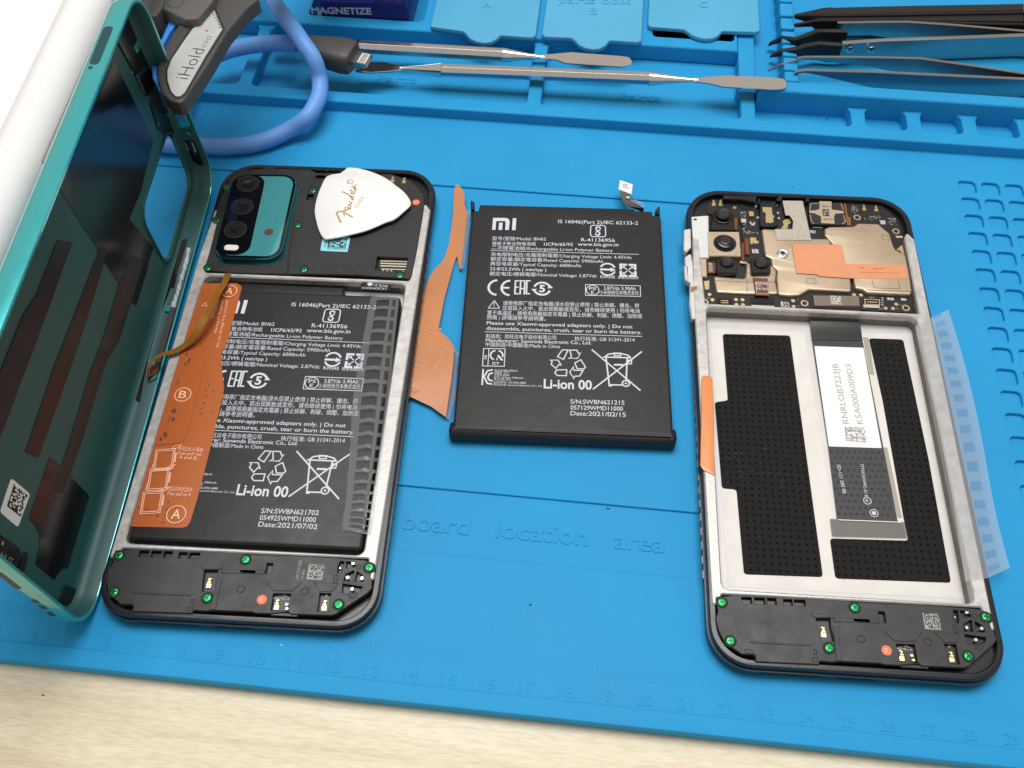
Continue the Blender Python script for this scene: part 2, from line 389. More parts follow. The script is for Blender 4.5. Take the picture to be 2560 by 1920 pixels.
MAT['chrome'] = mat('polished_steel', (0.80, 0.79, 0.78), 0.09, 1.0, rvar=0.02, vscale=400)
MAT['steel'] = mat('satin_steel', (0.42, 0.42, 0.42), 0.28, 1.0, rvar=0.05, vscale=300, stretch=(0.05, 1, 1))
MAT['darksteel'] = mat('black_coated_steel', (0.022, 0.020, 0.019), 0.38, 0.4)
MAT['cord'] = mat('periwinkle_blue_rubber', (0.13, 0.34, 0.80), 0.5, bump=0.1, bscale=3000, var=0.04, vscale=60)
MAT['rubber'] = mat('dark_grey_rubber', (0.058, 0.055, 0.053), 0.5, bump=0.15, bscale=4000)
MAT['greyplastic'] = mat('warm_grey_plastic', (0.10, 0.095, 0.09), 0.5, bump=0.1, bscale=4000)
MAT['bluepad'] = mat('bright_blue_silicone_pad', (0.055, 0.28, 0.86), 0.5)
MAT['greylabel'] = mat('pearl_grey_label', (0.47, 0.48, 0.475), 0.35, var=0.06, vscale=150)
MAT['purple'] = mat('deep_purple_plastic', (0.022, 0.010, 0.16), 0.3, bump=0.05, bscale=2000)
MAT['purple_light'] = mat('violet_plastic', (0.075, 0.04, 0.36), 0.3)
MAT['whiteplastic'] = mat('glossy_white_plastic', (0.80, 0.80, 0.81), 0.16, coat=0.4)
MAT['acrylic'] = film('clear_acrylic', (0.30, 0.33, 0.29), (0.85, 0.92, 0.88), 0.8, 0.15)
MAT['redprint'] = mat('red_print', (0.6, 0.08, 0.03), 0.5)
# desk: pale laminate with long wavy grain
def desk_material():
    mt = bpy.data.materials.new('pale_birch_laminate'); mt.use_nodes = True; nt = mt.node_tree; N = nt.nodes; L = nt.links
    b = N['Principled BSDF']; b.inputs['Roughness'].default_value = 0.42; b.inputs['Specular IOR Level'].default_value = 0.35
    tcn = N.new('ShaderNodeTexCoord'); mp = N.new('ShaderNodeMapping'); mp.inputs['Rotation'].default_value = (0, 0, math.radians(-7)); mp.inputs['Scale'].default_value = (7, 110, 10)
    L.new(tcn.outputs['Object'], mp.inputs[0])
    n1 = N.new('ShaderNodeTexNoise'); n1.inputs['Scale'].default_value = 1.6; n1.inputs['Detail'].default_value = 8; n1.inputs['Roughness'].default_value = 0.62; n1.inputs['Distortion'].default_value = 0.6
    L.new(mp.outputs[0], n1.inputs['Vector'])
    mp2 = N.new('ShaderNodeMapping'); mp2.inputs['Rotation'].default_value = (0, 0, math.radians(-7)); mp2.inputs['Scale'].default_value = (260, 1700, 10); L.new(tcn.outputs['Object'], mp2.inputs[0])
    n2 = N.new('ShaderNodeTexNoise'); n2.inputs['Scale'].default_value = 1.0; n2.inputs['Detail'].default_value = 4; L.new(mp2.outputs[0], n2.inputs['Vector'])
    r = N.new('ShaderNodeValToRGB'); e = r.color_ramp.elements
    e[0].position = 0.30; e[0].color = (0.63, 0.54, 0.39, 1); e[1].position = 0.62; e[1].color = (0.77, 0.695, 0.53, 1)
    e.new(0.46).color = (0.71, 0.63, 0.465, 1)
    L.new(n1.outputs['Fac'], r.inputs[0])
    mx = N.new('ShaderNodeMix'); mx.data_type = 'RGBA'; mx.blend_type = 'MULTIPLY'; mx.inputs[0].default_value = 0.35
    r2 = N.new('ShaderNodeValToRGB'); r2.color_ramp.elements[0].position = 0.35; r2.color_ramp.elements[0].color = (0.66, 0.61, 0.52, 1); r2.color_ramp.elements[1].position = 0.6; r2.color_ramp.elements[1].color = (1, 1, 1, 1)
    L.new(n2.outputs['Fac'], r2.inputs[0]); L.new(r.outputs[0], mx.inputs[6]); L.new(r2.outputs[0], mx.inputs[7]); L.new(mx.outputs[2], b.inputs['Base Color'])
    bp = N.new('ShaderNodeBump'); bp.inputs['Strength'].default_value = 0.25; bp.inputs['Distance'].default_value = 0.0002; L.new(n2.outputs['Fac'], bp.inputs['Height']); L.new(bp.outputs[0], b.inputs['Normal'])
    return mt
MAT['desk'] = desk_material()
# ================================================================== the desk and the repair mat
m = MB(); box(m, -700, -500, -24, 900, 800, -4.0, 1.0)
obj('desk', m, MAT['desk'], kind='structure')

MATX0, MATX1 = -120, 380
mat_root = thing('repair_mat', 'large bright blue silicone repair mat with ruler edge and moulded tray pockets', 'repair mat', (160, 140, -4.0))
mx_, my_ = 160, 140
def mobj(name, m, mt=None, **k):        # a part of the mat, built in world millimetres
    m.v = [(x - mx_, y - my_, z + 4.0) for x, y, z in m.v]
    return obj(name, m, mt or MAT['silicone'], mat_root, **k)
# base sheet with a raised lip along the front edge
m = MB()
rim = lambda y0, y1: [(MATX0, y0), (MATX1, y0), (MATX1, y1), (MATX0, y1)]
prism(m, [(MATX0, -6.7), (302.5, -6.7), (302.5, 330), (MATX0, 330)], -3.95, -0.6, 0.0)
mobj('base_sheet', m); m = MB()
prism(m, [(302.52, -6.7), (MATX1, -6.7), (MATX1, 330), (302.52, 330)], -3.95, -1.35, 0.0)
mobj('base_sheet', m)
m = MB(); prism(m, [(MATX0, -7.1), (MATX1, -6.9), (MATX1, -2.1), (MATX0, -2.15)], -3.6, 0.95, 0.55); mobj('front_lip', m)
# slightly raised working panels; the bands between them stay low
m = MB()
P = [(MATX0+.2, -4.6), (MATX1-.2, -3.0), (MATX1-.2, 209.0), (MATX0+.2, 209.0), (MATX0+.2, 172.4), (272, 173.2), (272, 151.6), (MATX0+.2, 151.4), (MATX0+.2, 53.4), (92, 53.8), (272, 53.8), (272, 33.9), (MATX0+.2, 33.9)]
cells = []
PX, PY_ = 8.1, 8.1
for i in range(9):
    for j in range(16):
        x0 = 304.35 + i * PX; y1 = 193.8 - j * PY_ - 0.0
        cells.append(rr(x0, y1 - 6.0, x0 + 6.1, y1, 1.5, 4))
prism(m, P, -1.34, 0.14, 0.18, holes=cells, hch=0.2, bottom=False)
mobj('work_panel', m)
m = MB()        # pocket floors sit deeper than the sheet's face
for c_ in cells: flatpoly(m, inset(ccw(c_), -0.1), -1.0)
mobj('pocket_floor', m)
# fine moulded lines: a diamond under the battery
m = MB()
dia = W('P', [(1215, 1213), (1795, 948), (1420, 660), (960, 1010)], 0.75)
stroke(m, dia, 0.26, 0.146, True)
mobj('moulded_diamond_line', m)
# ruler
m = MB()
for k in range(-40, 340):
    x = k * 1.0 + 0.5; Ln = 5.2 if k % 10 == 0 else (4.4 if k % 5 == 0 else 3.6)
    box(m, x - 0.16, 8.4 - Ln + 0.0, 0.1, x + 0.16, 8.4, 0.20)
mobj('ruler_ticks', m)
m = MB()
for n in range(1, 34):
    s_ = str(n); text(m, s_, (n*10 - (1.1 if n < 10 else 2.0), -1.25), None, 2.75, 0.18, 0, 0.0, 0.10, width=(2.0 if n < 10 else 4.0), ang=0.0)
mobj('ruler_numerals', m)
m = MB()
a0 = W('P', [(1010, 1318)], 0.2)[0]; b0 = W('P', [(1662, 1376)], 0.2)[0]
text(m, 'board   location   area', (a0[0]-0.5, a0[1] - 0.2), (b0[0], b0[1] - 0.4), 5.2, -0.55, 0, 0.012, 0.22)
text(m, 'Mother', (a0[0] - 33, a0[1] + 0.3), (a0[0] - 3.0, a0[1]), 5.2, -0.55, 0, 0.012, 0.22)
mobj('moulded_lettering', m)
m = MB()        # floor of the small tray pockets
prism(m, [(293.4, 213.0), (MATX1-.3, 213.0), (MATX1-.3, 223.9), (293.4, 223.9)], -1.34, 0.02)
mobj('pocket_floor', m)
m = MB()        # moulded logo rings near the cable loop
for (x, y, r) in ((490, 282, 5.5), (510, 300, 4.0), (505, 330, 3.0)):
    q = W('P', [(x, y)], 0.75)[0]; stroke(m, circ(q[0], q[1], r * 0.7, 20), 0.5, 0.2, True); 
mobj('moulded_emblem', m)

# tray: front ridge with dividers (comb outline), floor level 0
ZR, ZB, ZK = 4.5, 6.4, 9.7
comb = [(MATX0+.3, 207.5), (MATX1-.3, 207.5), (MATX1-.3, 213.4)]
xs = []
for k in range(4): xs.append((348 - 0.0 - k*20.0 + 0.0, 353.3 - k*20.0))
divs = [(348.0, 353.3, 223.4), (327.9, 333.2, 223.4), (307.9, 313.2, 223.4), (288.0, 293.3, 223.4), (268.0, 273.3, 223.4), (228.0, 233.3, 229.6), (148.8, 154.0, 249.2), (38.6, 43.8, 249.2)]
for x0, x1, yb in divs:
    fl = 1.3
    comb += [(x1, 213.4), (x1, yb - 2.2), (x1 + fl, yb + 0.3), (x0 - fl, yb + 0.3), (x0, yb - 2.2), (x0, 213.4)]
comb += [(MATX0+.3, 213.4)]
rad = []
for i, p_ in enumerate(comb): rad.append(2.0 if abs(p_[1] - 213.4) < 0.01 and 0 < i < len(comb)-1 and i != 2 else 0.0)
comb = rpoly(comb, rad, 4)
m = MB(); prism(m, comb, -1.6, ZR, 0.7, bottom=False); mobj('tray_ridge', m)
# rear plateau on the left with three part boxes sunk in it
m = MB()
plate = [(MATX0+.3, 249.3), (227.3, 249.3), (227.3, 290.0), (227.3, 330), (MATX0+.3, 330)]
pb = [rr(57, 254.9, 103.4, 300, 2), rr(110.5, 255, 141.5, 300, 2), rr(154.5, 255, 186.5, 300, 2), rr(194.2, 255, 226.0, 300, 2)]
prism(m, plate, -0.2, ZB, 1.0, holes=pb, hch=0.3, bottom=False); mobj('rear_ridge', m)
m = MB()
for x in (230.6,): prism(m, [(227.4, 229.7), (233.4, 229.7), (233.8, 256), (234.0, 330), (227.4, 330)], -0.2, 5.6, 0.6, bottom=False)
mobj('tray_ridge', m)
# tweezer rack: front wall, comb of blocks
m = MB(); prism(m, [(233.8, 223.6), (MATX1-.3, 223.6), (MATX1-.3, 229.2), (249.0, 229.6), (233.8, 229.6)], -1.6, ZK, 1.1, bottom=False); mobj('rack_wall', m)
m = MB(); prism(m, [(233.9, 229.7), (MATX1-.3, 229.7), (MATX1-.3, 330), (233.9, 330)], -1.6, 2.0, 0); mobj('rack_floor', m)
for y0, y1 in ((229.7, 235.2), (235.9, 243.3), (244.1, 250.9), (251.9, 259.0), (260.4, 267.2), (268.5, 276.6), (277.6, 284.5), (285.5, 292)):
    m = MB(); prism(m, rr(243.4, y0, 248.7, y1, 0.8, 3), 2.1, ZK, 0.7, bottom=False); mobj('rack_tooth', m)
m = MB(); prism(m, rr(244.0, 229.7, 248.2, 292, 0.3, 2), 1.9, 4.6, 0.3, bottom=False); mobj('rack_rail', m)
# part box lids
def lid(pts, z, words, tilt=0.0, zoff=0.0):
    m = MB(); y_h = max(p[1] for p in pts); P_ = rpoly(pts, [1.2]*len(pts), 4)
    prism(m, P_, z, z + 1.9, 0.6, chb=0.3)
    L_ = obj('box_lid', MB(), MAT['silicone'], mat_root) if False else None
    for s_, a_, b_, h_ in words: text(m, s_, a_, b_, h_, z + 1.9, 0, 0.008, 0.25)
    if tilt:
        m.v = [(x, y, zz + (y_h - y) * tilt) for x, y, zz in m.v]
    return mobj('box_lid', m, MAT['lid'])
yt = 300
arc = lambda cx, cy, r: [(cx + r * math.cos(t), cy + r * math.sin(t)) for t in [math.pi + math.pi * k / 12 for k in range(1, 12)]]
A = [(107.1, yt), (107.2, 249.6), (120.6, 248.0), (121.8, 246.6)] + [(123.6, 244.0), (126.3, 242.3), (129.2, 241.7), (132.0, 242.4), (134.2, 244.6)] + [(135.4, 247.0), (147.5, 246.8), (149.0, 248.2), (148.6, yt)]
z1 = 6.6
cA = W('T2', [(1800, 88), (1895, 88)], 8.5)
cB = W('T3', [(1030, 160), (1130, 163)], 8.5); cB2 = W('T3', [(690, 35), (1490, 50)], 8.5)
cC = W('T4', [(345, 95), (450, 98)], 8.5)
dyb = cB2[0][1]
lid(A, z1, [('A', cA[0], cA[1], 3.8), ('parts box', (119.5, dyb + 4.2), (140.5, dyb + 4.2), 4.0)])
Bp = [(151.2, yt), (151.2, 249.2), (152.6, 247.9), (162.8, 248.2), (164.2, 246.8)] + [(166.0, 244.2), (168.6, 242.6), (171.2, 242.1), (174.0, 242.7), (176.2, 244.9)] + [(177.6, 248.2), (188.6, 248.1), (189.9, 249.3), (189.9, yt)]
lid(Bp, z1, [('B', cB[0], cB[1], 4.0), ('parts box', cB2[0], cB2[1], 4.0)])
Cp = [(192.0, yt), (192.0, 259.3), (193.3, 258.1), (206.0, 257.8), (207.4, 256.6)] + [(209.2, 254.6), (211.8, 253.2), (214.4, 252.8), (217.2, 253.4), (219.4, 255.2)] + [(221.0, 258.3), (234.2, 258.9), (235.6, 260.2), (235.4, yt)]
lid(Cp, z1, [('C', cC[0], cC[1], 3.6)])
for xa in (85.5, 199.0):
    m = MB()
    q = W('T2', [(612, 890)], 0.1)[0] if xa < 100 else W('T3', [(1365, 1095)], 0.1)[0]
    q2 = W('T2', [(1060, 915)], 0.1)[0] if xa < 100 else W('T3', [(1820, 1110)], 0.1)[0]
    text(m, 'Parts', q, q2, 4.0, -0.56, 0, 0.0, 0.18)
    mobj('moulded_lettering', m)
# steel slab added to stand for the dark cavity inside the third box
m = MB(); prism(m, rr(196.0, 256.2, 224.4, 268, 1.0), 0.3, 3.2, 0.3)
o = obj('cavity_slab', m, MAT['steel'], label='added grey tin inside the parts box whose lid is marked C', cat='slab')

# ================================================================== purple magnetizer block
mg = thing('magnetizer', 'dark purple plastic block lettered MAGNETIZE standing behind the tray', 'magnetizer', (79.6, 268, 0.1))
m = MB(); prism(m, rr(-17.8, -12.6, 17.9, 22, 1.2), 0.0, 27.0, 0.8); obj('body', m, MAT['purple'], mg)
m = MB()
yF = 255.4 - 268
def face(pts, y): return [(p[0] - 79.6, y, p[2] - 0.1) for p in pts]
def pyl(k, pts, y):
    r = []
    for x, yy in pts:
        d = ray(k, x, yy); r.append(tuple(CC + d * ((y - CC.y) / d.y)))
    return r
q = pyl('T2', [(-40, 20), (575, 35), (600, 12), (600, -80), (-40, -90)], 255.2)
m.add(face(q, yF - 0.25), [[0, 1, 2, 3, 4]]); m.add(face(q, yF), [[0, 1, 2, 3, 4]])
obj('raised_panel', m, MAT['purple_light'], mg)
m = MB()
a = pyl('T1', [(1855, 150)], 255.2)[0]; b = pyl('T2', [(572, 160)], 255.2)[0]; hgt = pyl('T2', [(572, 92)], 255.2)[0][2] - b[2]
vs, fs, w = glyphs('MAGNETIZE', 0.03, 0.02)
kx = (b[0] - a[0]) / w; kz = hgt / 0.682
m.add([(a[0] - 79.6 + x * kx, yF - 0.12 - zz, a[2] + (b[2] - a[2]) * (x / w) - 0.1 + y * kz) for x, y, zz in vs], fs)
m2 = MB(); obj('lettering', m, MAT['print'], mg)

# ================================================================== two knurled steel spudgers lying across the tray
def spudger(label, p0, p1, z0, zt, kn, blade0, blade1, R=2.35):
    """p0->p1 axis in world mm (left tip to right tip); kn: knurled handle span, blades: left and right outlines in (along, across)"""
    A_ = Vector((p0[0], p0[1], z0)); B_ = Vector((p1[0], p1[1], zt)); L_ = (B_ - A_).length
    root = thing('spudger', label, 'spudger', tuple(A_), 0, 'steel spudgers in the tray')
    ex = (B_ - A_).normalized(); ey = Vector((0, 0, 1)).cross(ex).normalized(); ez = ex.cross(ey)
    root.matrix_world = Matrix(((ex.x, ey.x, ez.x, A_.x*S), (ex.y, ey.y, ez.y, A_.y*S), (ex.z, ey.z, ez.z, A_.z*S), (0, 0, 0, 1)))
    m = MB(); n = 8; prof = []; x = kn[0]
    while x < kn[1]:
        prof += [(x, R*0.90), (x+0.22, R), (x+0.62, R), (x+0.84, R*0.90)]; x += 0.98
    vs = []; fs = []
    for x, r in prof: vs += [(x, r*math.cos(2*math.pi*(i+.5)/n)/math.cos(math.pi/n), r*math.sin(2*math.pi*(i+.5)/n)/math.cos(math.pi/n)) for i in range(n)]
    for l in range(len(prof)-1):
        for i in range(n):
            j = (i+1) % n; fs.append([l*n+i, l*n+j, (l+1)*n+j, (l+1)*n+i])
    fs.append(list(range(n))); fs.append([(len(prof)-1)*n+i for i in range(n)])
    m.add(vs, fs); obj('knurled_handle', m, MAT['chrome'], root, smooth=20)
    for (x0, x1, bl) in ((kn[0], blade0[0], blade0[1]), (kn[1], blade1[0], blade1[1])):
        m = MB(); pth = [(x0 + (x1-x0)*t, 0, 0) for t in [k/10 for k in range(11)]]
        tube(m, pth, lambda t: R*0.82*(1-t)**1.3 + 0.75, 14); obj('neck', m, MAT['chrome'], root)
        m = MB(); prism(m, rpoly(bl, 1.6, 5), -0.42, 0.42, 0.15, chb=0.15); obj('blade', m, MAT['chrome'], root)
    return root
# front one: left blade under the plug, right blade resting on the rack wall
zf = 8.3
a = W('T2', [(400, 745)], zf - 1.5)[0]; k0 = W('T2', [(1345, 765)], zf)[0]; k1 = W('T3', [(1690, 880)], zf)[0]; b1 = W('T4', [(1447, 1050)], 10.6)[0]
ax = Vector((b1[0]-a[0], b1[1]-a[1])); Lx = ax.length
al = lambda q: (Vector((q[0]-a[0], q[1]-a[1])).dot(ax) / Lx)
spudger('knurled steel spudger lying nearest the work area with its blade on the tweezer rack', a, b1, 7.0, 10.4, (al(k0), al(k1)),
        (al(k0)-16, [(0, -3.0), (al(k0)-26, -3.2), (al(k0)-20, -2.2), (al(k0)-15, -0.9), (al(k0)-15, 0.9), (al(k0)-22, 3.0), (0, 2.6)]),
        (al(k1)+18, [(al(k1)+16, -0.9), (al(k1)+22, -1.6), (al(k1)+27, -3.2), (Lx-5, -3.8), (Lx-0.6, -2.6), (Lx, -0.3), (Lx-0.8, 2.4), (Lx-6, 3.1), (al(k1)+28, 3.0), (al(k1)+21, 1.8), (al(k1)+16, 0.9)]))
k0 = W('T2', [(430, 535)], 7.5)[0]; k1 = W('T2', [(2020, 605)], 7.5)[0]; b1 = W('T3', [(1505, 690)], 7.2)[0]
a = (k0[0] - 40, k0[1] + 0.5); ax = Vector((b1[0]-a[0], b1[1]-a[1])); Lx = ax.length
spudger('knurled steel spudger farther back, half under the black cable plug', a, b1, 7.4, 7.2, (al(k0)-6, al(k1)),
        (al(k0)-22, [(4, -2.4), (al(k0)-24, -2.4), (al(k0)-20, 0), (al(k0)-24, 2.4), (4, 2.4)]),
        (al(k1)+16, [(al(k1)+14, -0.9), (al(k1)+21, -1.2), (al(k1)+24, -2.9), (Lx-4, -3.2), (Lx-0.3, -1.6), (Lx, 0.4), (Lx-1.2, 2.6), (Lx-5, 3.0), (al(k1)+26, 3.6), (al(k1)+20, 2.2), (al(k1)+14, 0.9)]), 2.5)

# ================================================================== tweezers in the rack (arms stand on edge)
def arm(m, pts, zb, zt, t, mi=0):
    """blade standing on its edge: centre line in plan, bottom and top heights per point"""
    n = len(pts); Lf = []
    for i in range(n):
        a_ = Vector(pts[max(i-1, 0)]); c_ = Vector(pts[min(i+1, n-1)]); d = (c_-a_).normalized(); Lf.append(Vector((-d.y, d.x)) * (t/2))
    vs = []; fs = []; q = 0.42
    for i in range(n):
        p_ = Vector(pts[i]); c_ = min(0.38, t*0.42)
        for (o_, z_) in ((Lf[i], zb[i]), (-Lf[i], zb[i]), (-Lf[i], zt[i]-c_), (-Lf[i]*q, zt[i]), (Lf[i]*q, zt[i]), (Lf[i], zt[i]-c_)): vs.append((p_.x+o_.x, p_.y+o_.y, z_))
    for i in range(n-1):
        for k in range(6):
            j = (k+1) % 6; fs.append([i*6+k, i*6+j, (i+1)*6+j, (i+1)*6+k])
    fs.append(list(range(6))); fs.append([(n-1)*6+k for k in range(6)]); m.add(vs, fs, mi)
def tz(label, name='tweezers'): return thing('tweezers', label, 'tweezers', (300, 250, 2.0), 0, 'tweezers in the rack')
def tobj(name, m, mt, root):
    m.v = [(x-300, y-250, z-2.0) for x, y, z in m.v]; return obj(name, m, mt, root, smooth=30)
# steel pair with fine tips (front)
t3 = tz('plain bright steel tweezers with fine tips, nearest the front wall of the rack')
zt = 11.5
up_ = [W('T4', [(1560, 725)], zt)[0], W('T4', [(1660, 705)], zt)[0]] + [W('T5', [(x, y)], zt)[0] for x, y in ((0, 553), (500, 558), (950, 568), (1500, 645), (1975, 718))]
lo_ = [W('T4', [(1545, 890)], zt)[0], W('T4', [(1680, 868)], zt)[0]] + [W('T5', [(x, y)], zt)[0] for x, y in ((0, 688), (500, 700), (1050, 728), (1500, 748), (1975, 770))]
ends = (364, 250.0)
for Q in (up_, lo_): Q.append(ends)
m = MB(); arm(m, up_, [zt-1.0, zt-1.2, zt-2, zt-4.5, zt-8, zt-8.5, zt-8.5, 3.2], [zt]*8, 0.9); tobj('arm', m, MAT['steel'], t3)
m = MB(); arm(m, lo_, [zt-1.0, zt-1.2, zt-2.4, zt-7, zt-8.6, zt-8.8, zt-8.8, 3.2], [zt]*8, 1.2); tobj('arm', m, MAT['steel'], t3)
m = MB(); tp = [W('T4', [(1205, 880)], 5.5)[0], W('T4', [(1368, 812)], 9.0)[0], (248.5, up_[0][1]-0.4), up_[0]]
arm(m, tp, [4.8, 8.0, zt-1.4, zt-1.0], [5.8, 9.4, zt, zt], 0.7); tobj('tip', m, MAT['steel'], t3)
# steel pair with black replaceable tips (middle)
t2 = tz('steel tweezers with black replaceable tips held by two small screws')
zt = 12.5
lo_ = [W('T5', [(x, y)], zt)[0] for x, y in ((180, 412), (600, 385), (1100, 368), (1600, 350), (1975, 335))] + [(364, 262.5)]
up_ = [W('T5', [(x, y)], zt)[0] for x, y in ((135, 216), (500, 210), (830, 208), (1200, 232), (1600, 265), (1975, 298))] + [(364, 262.8)]
m = MB(); arm(m, lo_, [zt-8]*2 + [zt-9.5]*3 + [3.2], [zt]*6, 1.9); tobj('arm', m, MAT['steel'], t2)
m = MB(); arm(m, up_, [zt-6]*2 + [zt-8.0]*4 + [3.2], [zt]*7, 0.9); tobj('arm', m, MAT['steel'], t2)
zt = 12.0
for pts, tip in (([(1560, 470), (1700, 425), (1830, 375), (2000, 375), (2212, 380)], ((1215, 555), (1365, 470))), ([(1560, 590), (1700, 555), (1850, 528), (2000, 540), (2145, 548)], ((1245, 700), (1365, 640)))):
    Q = [W('T4', [tip[0]], 5.0)[0], W('T4', [tip[1]], 9.0)[0]] + W('T4', pts, zt)
    m = MB(); arm(m, Q, [4.6, 7.0, zt-3.5, zt-5, zt-7.5, zt-8, zt-8], [5.6, 9.6, zt-0.2, zt, zt+0.1, zt+0.1, zt+0.1], 2.0); tobj('black_tip', m, MAT['darksteel'], t2)
m = MB()
Y0 = lo_[0][1] - 1.05
for x in ((255), (465)):
    q_ = pyl('T5', [(x, 488)], Y0)[0]
    vs = []; n = 16
    for r_, dy in ((1.35, 0.0), (1.35, -0.3), (1.0, -0.42)): vs += [(q_[0] + r_*math.cos(2*math.pi*i/n), Y0 + dy, q_[2] + r_*math.sin(2*math.pi*i/n)) for i in range(n)]
    fs = [[l*n+i, l*n+(i+1) % n, (l+1)*n+(i+1) % n, (l+1)*n+i] for l in range(2) for i in range(n)] + [[2*n+i for i in range(n)]]
    mm_ = MB(); mm_.add(vs, fs)
    for dx, dz_ in ((0.75, 0.18), (0.18, 0.75)): mm_.add([(q_[0]+a_*dx, Y0-0.45, q_[2]+b_*dz_) for a_, b_ in ((-1, -1), (1, -1), (1, 1), (-1, 1))], [[0, 1, 2, 3]], 1)
    tobj('screw', mm_, [MAT['chrome'], MAT['hole']], t2)
# black pair (rear)
t1 = tz('all black coated tweezers at the back of the rack')
zt = 12.5
lo_ = [W('T4', [(1545, 180)], zt)[0], W('T4', [(1700, 178)], zt)[0]] + [W('T5', [(x, y)], zt)[0] for x, y in ((0, 142), (700, 134), (1400, 122), (1975, 112))] + [(366, 277)]
m = MB(); arm(m, lo_, [zt-1.5, zt-3] + [zt-8]*5, [zt]*7, 1.2); tobj('arm', m, MAT['darksteel'], t1)
lo2 = [W('T4', [(1550, 290)], zt)[0], W('T4', [(1800, 240)], zt)[0]] + [W('T5', [(x, y)], zt)[0] for x, y in ((0, 185), (700, 196), (1400, 214), (1975, 224))] + [(366, 270)]
m = MB(); arm(m, lo2, [zt-1.5, zt-3] + [zt-8]*5, [zt-0.3]*7, 1.2); tobj('arm', m, MAT['darksteel'], t1)
m = MB()
Q = W('T4', [(1540, 178), (2000, 90)], zt-0.6) + W('T5', [(0, 78), (800, 55), (1975, 35), (1975, 100), (800, 124), (0, 136)], zt-0.6) + W('T4', [(1700, 175)], zt-0.6)
prism(m, Q, zt-1.6, zt-0.6, 0.2); tobj('grip_plate', m, MAT['darksteel'], t1)
m = MB()
Q = W('T4', [(1700, 215), (1900, 205)], zt-0.9) + W('T5', [(0, 155), (800, 142), (1975, 130), (1975, 210), (900, 200), (0, 195)], zt-0.9)
prism(m, Q, zt-1.9, zt-0.9, 0.2); tobj('grip_plate', m, MAT['darksteel'], t1)
